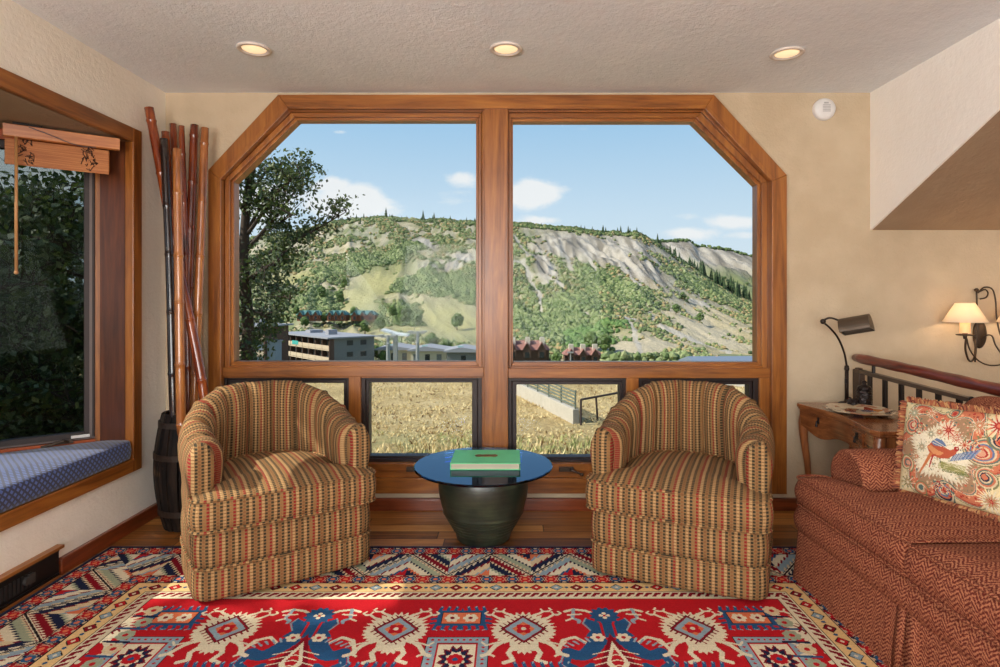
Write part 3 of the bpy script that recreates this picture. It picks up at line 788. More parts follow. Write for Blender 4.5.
for k, (a, b, da, db, r, bm_, lab) in enumerate(poles):
    A = Vector(P(*a, da)); B = Vector(P(*b, db)); dr = (B - A).normalized()
    t = (B.z - .05) / -dr.z; foot = B + dr * min(t, .55)
    cx, cy = bx, by; q = Vector((foot.x - cx, foot.y - cy, 0)); lim = .095 - r * .5
    if q.length > lim: q = q.normalized() * lim; foot.x = cx + q.x; foot.y = cy + q.y
    pts = spline([A, A.lerp(B, .5) + Vector((.006 * math.sin(k * 2.1), 0, 0)), B, foot], 14)
    root = empty('bamboo_pole', foot, 0, lab, 'bamboo pole', 'bamboo poles in the corner barrel')
    pts = [p - foot for p in pts]; pts.reverse(); L = sum((p2 - p1).length for p1, p2 in zip(pts, pts[1:]))
    # walk along with nodes every 0.2-0.28 m
    nodes = []; s = .12 + random.random() * .15
    while s < L - .05: nodes.append(s); s += random.uniform(.24, .34)
    cum = [0]
    for p1, p2 in zip(pts, pts[1:]): cum.append(cum[-1] + (p2 - p1).length)
    def at(s):
        s = min(max(s, 0), L)
        for i in range(len(cum) - 1):
            if s <= cum[i + 1]: return pts[i].lerp(pts[i + 1], (s - cum[i]) / max(1e-6, cum[i + 1] - cum[i]))
        return pts[-1]
    ss = sorted(set([0, L] + [round(n_ + d, 4) for n_ in nodes for d in (-.02, -.006, -.002, .002, .006, .02)] + [L * i / 40 for i in range(41)])); rs = []
    for s in ss:
        dn = min([abs(s - n_) for n_ in nodes] + [9]); rs.append(r * (1 + (.13 if dn < .003 else .05 if dn < .008 else 0) - .02 * math.exp(-dn * 20)) * (1.0 - .12 * s / L))
    m = MB(); m.tube([at(s) for s in ss], rs, 14, caps=True); m.build('culm', bm_, root, smooth=True)
    for n_ in nodes: m = MB(); m.tube([at(n_ - .002), at(n_ + .002)], r * 1.06 * (1 - .12 * n_ / L) * 1.03, 14, caps=False); m.build('node_ring', RINGM, root, smooth=True)

# ------------------------------------------------------------------ sofa
def sofa_col(g):
    u, v, _ = g.sep(g.uv()); w = .024
    s = (u / (2 * w)).frac(); tri = (s - .5).abs() * 2.0
    d = (v / .0135 + tri * 1.7).frac()
    n = g.noise(g.comb(u * 1.0, v * 1.0, 0), 170, 3, .75); n2 = g.noise(g.coord('Object'), 60, 3, .7)
    f = g.smooth((d - .5).abs() * 2.0 + (n - .5) * 4.6, .28, .82)
    c = g.mix(f, rgb(98, 38, 29), rgb(174, 114, 82))
    return g.mix(g.smooth(n2, .50, .66) * .5, c, rgb(78, 28, 20))
SOF = mat('rust_herringbone_fabric', sofa_col, .95, spec=.15, bump=lambda g: (g.noise(g.coord('Object'), 260, 3, .7), .5, .004))
sofa = empty('sofa', (1.258, 2.60, 0), math.radians(-90 + 1.5), 'rust red herringbone sofa with rolled arm and pleated skirt at right', 'sofa')
SL = 1.44
def box_uv(mb):                                            # planar metre coordinates for unwrapped faces
    for i, f in enumerate(mb.f):
        if mb.uv[i] is None:
            a, b, c = [Vector(mb.v[k]) for k in f[:3]]; n_ = (b - a).cross(c - a)
            ax = max(range(3), key=lambda q: abs(n_[q]))
            k = {0: (1, 2), 1: (0, 2), 2: (0, 1)}[ax]; mb.uv[i] = [(mb.v[q][k[0]], mb.v[q][k[1]]) for q in f]
    return mb
def rrect(x0, x1, y0, y1, r, step=.03): return resample(outline_round([Vector(p) for p in ((x0, y0), (x1, y0), (x1, y1), (x0, y1))], r, 5), step)
ol = rrect(.0, SL, .0, .74, .03)
m = MB()                                                   # skirt, flaring to the floor
N = len(ol); c = Vector((SL / 2, .37)); V = []; acc = [0]
for i in range(N): acc.append(acc[-1] + (ol[(i + 1) % N] - ol[i]).length)
for z, off in ((.012, .022), (.06, .017), (.12, .010), (.18, .006), (.222, .004), (.235, -.01)):
    for i in range(N):
        t = (ol[(i + 1) % N] - ol[i - 1]).normalized(); n_ = Vector((t.y, -t.x)); w = .004 * math.sin(acc[i] * 21) * (1 - z / .22) if z < .22 else 0
        p = ol[i] + n_ * (off + w); V.append((p.x, p.y, z))
fs = []; uv = []
for r_ in range(5):
    for i in range(N):
        j = (i + 1) % N; fs.append((r_ * N + i, r_ * N + j, (r_ + 1) * N + j, (r_ + 1) * N + i)); z0_, z1_ = V[r_ * N][2], V[(r_ + 1) * N][2]
        uv.append([(acc[i], z0_), (acc[i + 1], z0_), (acc[i + 1], z1_), (acc[i], z1_)])
m.add(V, fs, uv)
for xp in (.71,):                                          # inverted kick pleat
    for sg in (-1, 1):
        q = [(xp + sg * .003, -.012, .228), (xp + sg * .05, -.006, .228), (xp + sg * .06, -.024, .013), (xp + sg * .014, -.034, .013)]; b_ = [(a_, y_ + .012, z_) for a_, y_, z_ in q]
        m.add(q + b_, [(0, 1, 2, 3), (7, 6, 5, 4), (0, 4, 5, 1), (1, 5, 6, 2), (2, 6, 7, 3), (3, 7, 4, 0)])
box_uv(m).build('skirt', SOF, sofa, smooth=True)
m = MB(); pad(m, ol, .20, .345, .0, c=(SL / 2, .37), edge=.03, rings=2, bulge=.022, side=6); m.build('seat_deck', SOF, sofa, smooth=True)
def tcush(x0, x1, tee0, tee1, name, front, top_):
    pts = [(x0, front), (x1, front)]
    if tee1: pts += [(x1, .125), (x1 - tee1, .135)]
    pts += [(x1 - tee1 if tee1 else x1, .60), (x0 + tee0 if tee0 else x0, .60)]
    if tee0: pts += [(x0 + tee0, .135), (x0, .125)]
    o_ = resample(outline_round([Vector(p) for p in pts], .045, 5), .02)
    cc = ((x0 + x1) / 2 , .12)
    m = MB(); pad(m, o_, .335, top_ - .006, 0, c=cc, edge=.024, rings=14, side=8, bulge=.014, crown_fn=lambda p: .036 + .004 * noise.noise(Vector((p.x * 7, p.y * 7, 1))))
    cu_ = m.build(name, SOF, sofa, smooth=True)
    w = MB()
    for z in (.342, top_ - .004): w.tube([Vector((p.x + (p.x - cc[0]) * .003, p.y + (p.y - cc[1]) * .004, z)) for p in o_], .006, 6, closed=True)
    w.build('piping', SOF, cu_, smooth=True)
tcush(.005, .712, .255, 0, 'seat_cushion', -.012, .458)
tcush(.722, SL - .005, 0, .255, 'seat_cushion', -.028, .462)
for side in (0, 1):                                        # rolled arms
    xc = .135 if side == 0 else SL - .135
    prof = []
    for k in range(25):
        a = -PI * .62 + (2 * PI * .81 + .0) * k / 24 ; prof.append((xc + .118 * math.sin(a) * -1 * 1.0, .488 + .112 * math.cos(a)))
    prof = [(xc - .10, .34)] + sorted(prof, key=lambda p: 0) + [(xc + .10, .34)]
    prof = [(xc - .098, .30), (xc - .098, .40)] + [(xc - .12 * math.cos(a), .487 + .115 * math.sin(a)) for a in [PI * (-.22 + 1.44 * k / 22) for k in range(23)]] + [(xc + .098, .40), (xc + .098, .30)]
    ys = [(.148, .80), (.140, .93), (.150, .99), (.17, 1.0), (.45, 1.0), (.735, 1.0)]
    cx, cz = xc, .47; V = []; n_ = len(prof)
    V += [(cx + (p[0] - cx) * .02, .136, cz + (p[1] - cz) * .02) for p in prof]
    for y, s in ys: V += [(cx + (p[0] - cx) * s, y, cz + (p[1] - cz) * s) for p in prof]
    L = [0]
    for a, b in zip(prof, prof[1:]): L.append(L[-1] + math.dist(a, b))
    fs = []; uv = []
    for r_ in range(len(ys)):
        for i in range(n_ - 1):
            q = (r_ * n_ + i, (r_ + 1) * n_ + i, (r_ + 1) * n_ + i + 1, r_ * n_ + i + 1); fs.append(q)
            if r_ < 2: uv.append([(V[k][0], V[k][2]) for k in q])
            else: uv.append([(V[q[0]][1], L[i]), (V[q[1]][1], L[i]), (V[q[2]][1], L[i + 1]), (V[q[3]][1], L[i + 1])])
    m = MB(); m.add(V, fs, uv); m.build('rolled_arm', SOF, sofa, smooth=True)
# frame back and loose back cushions
m = MB(); m.prism([(.60, .30), (.71, .30), (.722, .70), (.705, .765), (.66, .79), (.615, .77), (.59, .70)], 0, .02, SL - .02)
box_uv(m).build('back_frame', SOF, sofa, smooth=False, bevel=.02, seg=4)
for x0, x1 in ((.255, .712), (.722, SL - .255)):
    def f(u, v):
        # superellipsoid cushion leaning back
        a = 2 * PI * u; b = PI * (v - .5)
        def sp(t, e): return math.copysign(abs(t) ** e, t)
        X = sp(math.cos(b), .45) * sp(math.cos(a), .35) * (x1 - x0) / 2
        Y = sp(math.cos(b), .8) * sp(math.sin(a), .9) * .085; Z = sp(math.sin(b), .45) * .20
        c = math.cos(-.2); s = math.sin(-.2)
        return ((x0 + x1) / 2 + X, .545 + Y * c - Z * s, .665 + Y * s + Z * c)
    m = MB(); m.grid(f, 48, 32, lambda u, v: (abs((u * 2 % 1) - .5) * 1.4, v * .6), closeu=True); m.build('back_cushion', SOF, sofa, smooth=True)
# ------------------------------------------------------------------ painting helper for knotted / printed textiles (colours of real yarn)
class Canvas:
    def __init__(s, x0, y0, w, h, cell, base):
        s.cell = cell; s.nx = int(round(w / cell)); s.ny = int(round(h / cell)); s.x0 = x0; s.y0 = y0
        s.X, s.Y = np.meshgrid(x0 + (np.arange(s.nx) + .5) * cell, y0 + (np.arange(s.ny) + .5) * cell)
        s.C = np.empty((s.ny, s.nx, 3), np.float32); s.C[:] = lin(base)[:3]
    def win(s, xa, xb, ya, yb):
        i0 = max(0, int((xa - s.x0) / s.cell)); i1 = min(s.nx, int((xb - s.x0) / s.cell) + 2)
        j0 = max(0, int((ya - s.y0) / s.cell)); j1 = min(s.ny, int((yb - s.y0) / s.cell) + 2)
        return slice(j0, max(j0, j1)), slice(i0, max(i0, i1))
    def put(s, w, mask, col): s.C[w][mask] = lin(col)[:3]
    def poly(s, pts, col):
        xs = [p[0] for p in pts]; ys = [p[1] for p in pts]; w = s.win(min(xs), max(xs), min(ys), max(ys)); X = s.X[w]; Y = s.Y[w]
        if X.size == 0: return
        ins = np.zeros(X.shape, bool)
        for (ax, ay), (bx_, by_) in zip(pts, pts[1:] + pts[:1]):
            if ay == by_: continue
            c = ((ay > Y) != (by_ > Y)) & (X < (bx_ - ax) * (Y - ay) / (by_ - ay) + ax); ins ^= c
        s.put(w, ins, col)
    def line(s, pts, wd, col, wd2=None):
        n = len(pts) - 1
        for i, ((ax, ay), (bx_, by_)) in enumerate(zip(pts, pts[1:])):
            w = s.win(min(ax, bx_) - wd, max(ax, bx_) + wd, min(ay, by_) - wd, max(ay, by_) + wd); X = s.X[w]; Y = s.Y[w]
            if X.size == 0: continue
            dx, dy = bx_ - ax, by_ - ay; L = dx * dx + dy * dy + 1e-12; t = np.clip(((X - ax) * dx + (Y - ay) * dy) / L, 0, 1)
            ww = wd if wd2 is None else wd + (wd2 - wd) * ((i + t) / n)
            s.put(w, np.hypot(X - ax - t * dx, Y - ay - t * dy) < ww / 2, col)
    def disc(s, x, y, r, col, sq=1.0):
        w = s.win(x - r, x + r, y - r, y + r); s.put(w, np.hypot(s.X[w] - x, (s.Y[w] - y) / sq) < r, col)
    def star(s, x, y, rx, ry, n, depth, col, ph=0.0):
        w = s.win(x - rx * 1.1, x + rx * 1.1, y - ry * 1.1, y + ry * 1.1); X = (s.X[w] - x) / rx; Y = (s.Y[w] - y) / ry
        a = np.arctan2(Y, X) / (2 * np.pi) * n + ph; tri = np.abs((a % 1) * 2 - 1)
        s.put(w, np.hypot(X, Y) < 1 - depth * tri, col)
    def diamond(s, x, y, rx, ry, col): s.poly([(x - rx, y), (x, y - ry), (x + rx, y), (x, y + ry)], col)
    def rect(s, x0, x1, y0, y1, col): s.poly([(x0, y0), (x1, y0), (x1, y1), (x0, y1)], col)
    def flower(s, x, y, r, pet, cen, n=6, sq=1.0):
        for k in range(n): a = 2 * PI * k / n; s.disc(x + r * .62 * math.cos(a), y + r * .62 * math.sin(a) * sq, r * .36, pet)
        s.disc(x, y, r * .30, cen)
RED = (176, 26, 34); DRED = (124, 16, 30); BLU = (38, 78, 116); NAVY = (26, 32, 58); GRB = (136, 156, 164); CRM = (206, 184, 146); TAN = (216, 172, 112); SAL = (208, 110, 72); IVO = (214, 202, 172); BLK = (34, 22, 26); SAGE = (150, 156, 130)

# ---- field tile (one quarter repeat: x 0..0.55 from the axis, y 0..1.0 down from the field's edge)
T = Canvas(0, 0, .55, 1.0, .0033, RED)
def teeth(cv, x0, y0, x1, y1, n, ln, col, nx_, ny_, wd=.007):
    for k in range(n):
        t = (k + .5) / n; a = (lerp(x0, x1, t), lerp(y0, y1, t)); cv.line([a, (a[0] + nx_ * ln, a[1] + ny_ * ln)], wd, col)
def flower_rect(cv, x, y):
    for k in range(-3, 4):
        for sg in (-1, 1):
            cv.line([(x + k * .030, y + sg * .045), (x + k * .030 + .008 * sg, y + sg * .078)], .013, BLU); cv.line([(x + k * .03 + .008 * sg, y + sg * .078), (x + k * .03 - .006, y + sg * .084)], .005, GRB)
    for k in range(-1, 2):
        for sg in (-1, 1): cv.line([(x + sg * .08, y + k * .03), (x + sg * .112, y + k * .03 + .008)], .013, BLU)
    cv.rect(x - .092, x + .092, y - .055, y + .055, BLU); cv.rect(x - .076, x + .076, y - .042, y + .042, BLK); cv.rect(x - .072, x + .072, y - .039, y + .039, SAL)
    for q in (-.035, .035): cv.flower(x + q, y, .030, IVO, DRED, 6, 1.0)
def framed_box(cv, x, y, hw=.108, hh=.13):
    cv.rect(x - hw - .004, x + hw + .004, y - hh - .004, y + hh + .004, BLK); cv.rect(x - hw, x + hw, y - hh, y + hh, GRB)
    for k in range(9):
        for sg in (-1, 1): cv.disc(x - hw + .012 + k * .0235, y + sg * (hh - .016), .0055, RED)
    for k in range(11):
        for sg in (-1, 1): cv.disc(x + sg * (hw - .016), y - hh + .014 + k * .0235, .0055, RED)
    a = hw - .034; b = hh - .034; cv.rect(x - a, x + a, y - b, y + b, BLK); cv.rect(x - a + .003, x + a - .003, y - b + .003, y + b - .003, RED); cv.rect(x - a + .009, x + a - .009, y - b + .009, y + b - .009, IVO)
    cv.star(x, y, a * .86, b * .86, 12, .3, DRED); cv.star(x, y, a * .74, b * .74, 12, .35, NAVY); cv.star(x, y, a * .5, b * .5, 8, .3, IVO); cv.flower(x, y, a * .42, RED, BLU, 8); 
def medallion(cv, x, y, sx=1):
    def p(a, b): return (x + a * sx, y + b)
    for s_ in (-1, 1):                                     # horned hooks above
        for q in (0, .032):
            cv.line([p(s_ * (.040 + q * 1.3), -.085 + q * .8), p(s_ * (.078 + q * 1.3), -.120 + q * .7), p(s_ * (.100 + q * 1.1), -.122 + q * .8)], .012, IVO)
            cv.line([p(s_ * (.100 + q * 1.1), -.122 + q * .8), p(s_ * (.112 + q * 1.1), -.134 + q * .8), p(s_ * (.104 + q), -.145 + q * .8)], .008, IVO); cv.line([p(s_ * (.078 + q * 1.3), -.120 + q * .7), p(s_ * (.070 + q * 1.3), -.140 + q * .7)], .008, IVO)
        cv.line([p(s_ * .06, .07), p(s_ * .10, .105), p(s_ * .125, .155), p(s_ * .145, .165)], .018, IVO); cv.line([p(s_ * .125, .155), p(s_ * .105, .168)], .010, IVO)
        cv.line([p(s_ * .03, .09), p(s_ * .055, .15), p(s_ * .04, .19), p(s_ * .07, .205)], .018, IVO)
        cv.line([p(s_ * .09, .085), p(s_ * .135, .105), p(s_ * .15, .085)], .009, IVO)
    cv.star(x, y, .124, .118, 30, .20, IVO); cv.star(x - .06, y + .03, .06, .06, 16, .3, IVO); cv.star(x + .06, y + .03, .06, .06, 16, .3, IVO); cv.star(x, y + .105, .052, .055, 14, .3, IVO)
    rx, ry = .070, .076
    cv.diamond(x, y, rx + .016, ry + .016, BLK); 
    for (ax, ay, bx_, by_) in ((-rx, 0, 0, -ry), (0, -ry, rx, 0), (rx, 0, 0, ry), (0, ry, -rx, 0)):
        ax *= 1.18; ay *= 1.18; bx_ *= 1.18; by_ *= 1.18; mx, my = (ax + bx_) / 2, (ay + by_) / 2; l = math.hypot(mx, my); teeth(cv, x + ax, y + ay, x + bx_, y + by_, 6, .017, DRED, mx / l, my / l, .006)
    cv.diamond(x, y, rx + .012, ry + .012, DRED); cv.diamond(x, y, rx, ry, GRB); cv.diamond(x, y, rx * .62, ry * .62, SAL); cv.star(x, y, rx * .5, ry * .5, 4, .4, RED); cv.disc(x, y, .010, IVO)
def blue_motif(cv, x, y, sgs=(-1,)):
    for s_ in sgs:
        def p(a, b): return (x + s_ * a, y + b)
        cv.line([p(.03, -.005), p(.07, -.035), p(.115, -.045), p(.15, -.03)], .014, IVO); cv.line([p(.115, -.045), p(.125, .02), p(.10, .035), p(.105, .05)], .014, GRB); cv.line([p(.09, -.01), p(.14, -.005)], .010, IVO); cv.line([p(.125, .02), p(.15, .035)], .010, IVO)
        cv.line([p(.20, .24), p(.175, .165), p(.13, .145), p(.09, .185), p(.055, .205)], .015, IVO)
        for k in range(9):
            t = k / 8; cv.disc(*p(.05 + .11 * t, .17 + .05 * math.sin(t * 3) + .06 * t, ), .034 - .008 * t, BLU)
        for k in range(6): cv.line([p(.06 + .02 * k, .165 + .008 * k), p(.07 + .022 * k, .142 + .010 * k)], .008, GRB)
        cv.poly([p(.03, .05), p(.075, .02), p(.085, .055), p(.065, .10), p(.09, .14), p(.03, .16)], BLU)
        cv.line([p(.075, .02), p(.09, .055), p(.068, .10)], .006, GRB)
        cv.line([p(.16, .24), p(.175, .30), p(.13, .34), p(.09, .31)], .026, BLU); cv.line([p(.18, .25), p(.195, .30), p(.14, .36)], .006, GRB)
        cv.flower(*p(.047, .148), .028, IVO, RED, 6)
    cv.star(x, y, .062, .064, 12, .25, BLU); cv.diamond(x, y, .036, .038, BLU); cv.flower(x, y, .024, IVO, RED, 4)
    cv.rect(x - .018, x + .018, y + .05, y + .15, BLU)
    cv.poly([(x - .07, y + .33), (x, y + .12), (x + .07, y + .33), (x, y + .44)], DRED); cv.poly([(x - .04, y + .30), (x, y + .17), (x + .04, y + .30), (x, y + .38)], IVO); cv.poly([(x - .024, y + .29), (x, y + .21), (x + .024, y + .29), (x, y + .34)], RED)
    for k in range(5): cv.line([(x, y + .22 + .03 * k), (x - .08, y + .25 + .03 * k)], .005, IVO)
flower_rect(T, 0, .14); framed_box(T, 0, .40)
blue_motif(T, .55, .125); medallion(T, .236, .215)
for k in range(7): T.flower(.14 + .03 * (k % 2), .48 + .06 * k, .016, TAN, BLU, 5)
flower_rect(T, .30, .50); T.star(.0, .72, .12, .12, 24, .15, IVO); T.diamond(0, .72, .07, .07, BLU); T.flower(0, .72, .04, RED, IVO)
medallion(T, .34, .76)

RX0, RX1, RYF = -1.975, 1.595, 2.912; RL = 2.55; cell = .0033
W_ = RX1 - RX0; R = Canvas(0, 0, W_, RL, cell, RED)     # x from the left edge, y = distance towards the viewer from the far edge
e = np.minimum(np.minimum(R.X, W_ - R.X), np.minimum(R.Y, RL - R.Y))
side = (np.minimum(R.X, W_ - R.X) <= np.minimum(R.Y, RL - R.Y)); tt = np.where(side, R.Y - RL / 2, R.X - W_ / 2)
def setm(mask, col): R.C[mask] = lin(col)[:3]
# field
fx = np.abs(((R.X - W_ / 2 + .55) % 1.10) - .55); fy = R.Y - .51; fy = np.where(fy > .98, .98 * 2 - fy, fy) % 1.0
ii = np.clip((fx / T.cell).astype(int), 0, T.nx - 1); jj = np.clip((fy / T.cell).astype(int), 0, T.ny - 1)
R.C[:] = T.C[jj, ii]
for kx in range(60):
    for sx_ in (0, 1):
        cx_ = .575 if sx_ == 0 else W_ - .575; cy_ = .60 + kx * .085
        if cy_ < RL - .6: (R.flower(cx_ + .012 * (kx % 2), cy_, .034, SAGE if kx % 3 else CRM, RED, 7), R.line([(cx_ - .05, cy_ + .04), (cx_ + .04, cy_ + .045)], .012, BLU if kx % 2 else NAVY))
# borders, outside in
def band(a, b): return (e >= a) & (e < b)
setm(band(0, .51), CRM)
def guard(a, b, per):
    q = (e - a) / (b - a); k = tt / per; f = np.abs((k % 1) * 2 - 1); r = np.hypot((k % 1 - .5) * per, (q - .5) * (b - a))
    mb_ = band(a, b); idx = np.floor(k).astype(int) % 2; setm(mb_, (190, 166, 134))
    lat = (np.abs(q - .5 - .34 * np.sin(k * 2 * np.pi)) < .09) | (np.abs(q - .5 + .34 * np.sin(k * 2 * np.pi)) < .09)
    setm(mb_ & lat & (idx == 0), RED); setm(mb_ & lat & (idx == 1), NAVY)
    setm(mb_ & (r < .021) & (idx == 0), RED); setm(mb_ & (r < .021) & (idx == 1), BLU); setm(mb_ & (r < .010), SAL)
    d2 = np.hypot(((k + .5) % 1 - .5) * per, (q - .16) * (b - a)); d3 = np.hypot(((k + .5) % 1 - .5) * per, (q - .84) * (b - a))
    setm(mb_ & ((d2 < .009) | (d3 < .009)), DRED); setm(band(a, a + .005) | band(b - .005, b), BLK)
setm(band(0, .012), NAVY); guard(.012, .088, .056); guard(.30, .376, .056)
# bold zigzag border with saw-toothed stripes
q = (e - .088) / .212; per = .373; kk = (tt / per + .25); tri = np.abs((kk % 1) * 2 - 1); g_ = q - tri; mz = band(.088, .30)
seg_ = np.floor(kk * 2).astype(int) % 4; saw = np.abs(((tt + e * .25) / .020 % 1) * 2 - 1) * .11
ag = np.abs(g_); up = g_ > 0
seqs = {0: (NAVY, IVO, NAVY, DRED, CRM, GRB, SAL), 1: (DRED, IVO, DRED, CRM, NAVY, SAGE, IVO), 2: (NAVY, CRM, GRB, DRED, IVO, BLU, RED), 3: (DRED, CRM, SAGE, NAVY, IVO, SAL, NAVY)}
for sg in range(4):
    for up_ in (True, False):
        cols = seqs[(sg + (0 if up_ else 2)) % 4]; sel = mz & (up == up_) & (seg_ == sg); setm(sel, cols[0])
        for i_, th in enumerate((.05, .17, .30, .44, .60, .78)): setm(sel & (ag + (saw if i_ % 2 else -saw * .6) > th), cols[i_ + 1])
setm(mz & (ag < .03), BLK); setm(mz & (ag >= .03) & (ag < .055), IVO)
# tan band of little diamonds, hooked band
mt = band(.376, .45); setm(mt, (218, 182, 126)); k = tt / .085; dd = np.abs(k % 1 - .5) * .085 + np.abs(e - .413) * 1.1; id3 = np.floor(k).astype(int) % 3
for i_, c_ in ((0, RED), (1, GRB), (2, DRED)): setm(mt & (dd < .030) & (id3 == i_), BLK); setm(mt & (dd < .025) & (id3 == i_), c_)
setm(mt & (dd < .009), IVO); setm(mt & (np.hypot((np.abs(k % 1 - .5) - .5) * .085, e - .413) < .008), BLU)
setm(band(.372, .377) | band(.448, .453), BLK)
mh = band(.453, .51); k = (tt + (e - .453) * .6) / .036; setm(mh, IVO); setm(mh & (k % 1 < .46) & band(.460, .492), DRED); setm(mh & (np.abs(e - .466) < .008) & (k % 1 < .75), DRED); setm(band(.50, .512), (214, 196, 164)); setm(band(.508, .512), BLK)
# hand-dyed unevenness of the yarn (abrash) and knot-to-knot variation
rowv = 1 + .07 * np.sin(np.arange(R.ny) * .021) + RNG.normal(0, .028, R.ny); R.C *= rowv[:, None, None].astype(np.float32)
R.C *= (1 + RNG.normal(0, .07, (R.ny, R.nx, 1))).astype(np.float32); R.C = np.clip(R.C, 0, 1)

def textile(name, cv, fpos, matl, parent=None, two_sided=None):
    """one mesh face per knot; fpos maps arrays (x, y) to points"""
    ny, nx = cv.ny, cv.nx
    gx, gy = np.meshgrid(cv.x0 + np.arange(nx + 1) * cv.cell, cv.y0 + np.arange(ny + 1) * cv.cell)
    co_ = np.stack(fpos(gx, gy), -1).reshape(-1, 3).astype(np.float32)
    idx = (np.arange(ny)[:, None] * (nx + 1) + np.arange(nx)[None]).ravel()
    q = np.stack([idx, idx + 1, idx + nx + 2, idx + nx + 1], -1).astype(np.int32)
    if two_sided == 'flip': q = q[:, ::-1]
    me = bpy.data.meshes.new(name); me.vertices.add(len(co_)); me.vertices.foreach_set('co', co_.ravel())
    me.loops.add(q.size); me.loops.foreach_set('vertex_index', q.ravel()); me.polygons.add(len(q)); me.polygons.foreach_set('loop_start', np.arange(0, q.size, 4, dtype=np.int32))
    me.update(calc_edges=True)
    at_ = me.attributes.new('yarn', 'FLOAT_COLOR', 'FACE'); c4 = np.ones((len(q), 4), np.float32); c4[:, :3] = cv.C.reshape(-1, 3); at_.data.foreach_set('color', c4.ravel())
    me.polygons.foreach_set('use_smooth', np.ones(len(q), bool)); me.materials.append(matl)
    o = bpy.data.objects.new(name, me); COL.objects.link(o); o.parent = parent; return o
YARN = mat('dyed_wool_knots', lambda g: g.attr('yarn'), .95, spec=.1, bump=lambda g: (g.noise(g.coord('Object'), 420, 2), .4, .003))
rug = empty('area_rug', (RX0, RYF, 0), 0, 'large red oriental rug with cream, navy and tan geometric borders under both armchairs', 'rug')
textile('pile', R, lambda x, y: (x, -y, .0105 + .0010 * np.sin(x * 3.1) * np.sin(y * 2.3)), YARN, rug, 'flip')
m = MB(); m.box(0, W_, -RL, 0, .0015, .0070); m.build('backing', mat('rug_backing', rgb(30, 34, 58), .9), rug)
m = MB()
for (a, b) in (((0, 0), (0, -RL)), ((W_, 0), (W_, -RL)), ((0, 0), (W_, 0))): m.tube([(a[0], a[1], .006), (b[0], b[1], .006)], .0055, 8)
m.build('overcast_edge', mat('edge_cord', rgb(30, 36, 66), .9), rug)

# ------------------------------------------------------------------ fringed pillow with bird and paisley print
PWd, PHt = .395, .345
CV = Canvas(0, 0, PWd, PHt, .0021, (214, 196, 150))
OLV = (122, 118, 78); ORG = (206, 108, 66); PBL = (92, 112, 146); CRI = (168, 44, 36); DG = (60, 70, 62)
rr = random.Random(3)
OR2 = (196, 112, 78); TNT = (176, 150, 110); TEA = (84, 104, 96); PK = (206, 150, 120)
for k in range(420): CV.disc(rr.uniform(0, PWd), rr.uniform(0, PHt), rr.uniform(.002, .007), rr.choice([OLV, TNT, (196, 178, 138), SAGE, (206, 190, 156)]))
cx, cy = .180, .170
def lob(R1, R2, lob_, ph, n=140, sx=1.15, jag=0):
    return [(cx + sx * (R1 + R2 * math.cos(lob_ * t + ph)) * (1 - jag * (k % 2)) * math.cos(t), cy + (R1 + R2 * math.cos(lob_ * t + ph)) * (1 - jag * (k % 2)) * math.sin(t)) for k, t in [(k, 2 * PI * k / n) for k in range(n)]]
for r1, c_ in ((.176, OLV), (.173, CRM), (.169, TEA), (.166, OR2), (.163, CRI), (.160, OR2), (.132, CRM), (.129, TEA), (.126, PK), (.123, (158, 124, 92))): CV.poly(lob(r1, .026, 6, .5), c_)
for k in range(130):
    t = 2 * PI * k / 130; r1 = .146 + .024 * math.cos(6 * t + .5) + rr.uniform(-.007, .007); CV.disc(cx + 1.15 * r1 * math.cos(t), cy + r1 * math.sin(t), rr.uniform(.0025, .005), rr.choice([CRI, (220, 156, 116), OLV, OR2, (150, 70, 50)]))
for k in range(200):
    t = rr.uniform(0, 2 * PI); r1 = rr.uniform(.10, .145); CV.disc(cx + 1.15 * r1 * math.cos(t), cy + r1 * math.sin(t), rr.uniform(.002, .0045), rr.choice([TEA, (196, 96, 66), CRM, OLV, PK]))
CV.poly(lob(.112, .014, 5, 1.2, 110, 1.12, .16), IVO); CV.poly(lob(.096, .012, 5, 1.2, 90, 1.1, .10), (226, 216, 188))
for k in range(240):
    t = rr.uniform(0, 2 * PI); r1 = rr.uniform(.02, .100); CV.disc(cx + 1.12 * r1 * math.cos(t), cy + r1 * math.sin(t), rr.uniform(.0015, .0035), rr.choice([(196, 180, 140), SAGE, (206, 190, 160), TNT]))
def paisley(x, y, s_, rot, cols, flip=1):
    L_ = len(cols)
    for k, c_ in enumerate(cols):
        q = s_ * (1 - .86 * k / L_); pts = []; jag = .06 if k == 0 else 0
        for i in range(60):
            t = 2 * PI * i / 60; ux_ = -math.cos(t); uy_ = .95 * math.sin(t) * abs(math.sin(t / 2)) ** 1.1 * (1 - jag * (i % 2)); be = 1.0 * max(0, -ux_ + .2) ** 2
            xr, yr = ux_ * math.cos(be) - (uy_) * math.sin(be), ux_ * math.sin(be) + uy_ * math.cos(be); yr *= flip; pts.append((x + q * (xr * math.cos(rot) - yr * math.sin(rot)), y + q * (xr * math.sin(rot) + yr * math.cos(rot))))
        CV.poly(pts, c_)
PC = [OLV, CRM, TEA, OR2, CRM, PBL, OR2, CRM, CRI, PK]
paisley(.305, .150, .072, -.6, PC); paisley(.318, .225, .046, .9, [OLV, CRM, OR2, TEA, CRM, NAVY, OR2]); paisley(.060, .085, .048, 2.5, [OLV, CRM, OR2, TEA, PK, CRI, CRM], -1); paisley(.185, .305, .050, 1.6, [TEA, CRM, NAVY, OR2, PBL, CRM, CRI]); paisley(.050, .235, .040, 3.2, [OLV, CRM, OR2, TEA, PK]); paisley(.200, .022, .030, -1.5, [OLV, CRM, TEA, OR2, CRI]); paisley(.10, .315, .036, 2.0, [OLV, OR2, CRM, TEA]); paisley(.36, .10, .05, -.9, [OLV, TEA, CRM, NAVY, OR2, CRI])
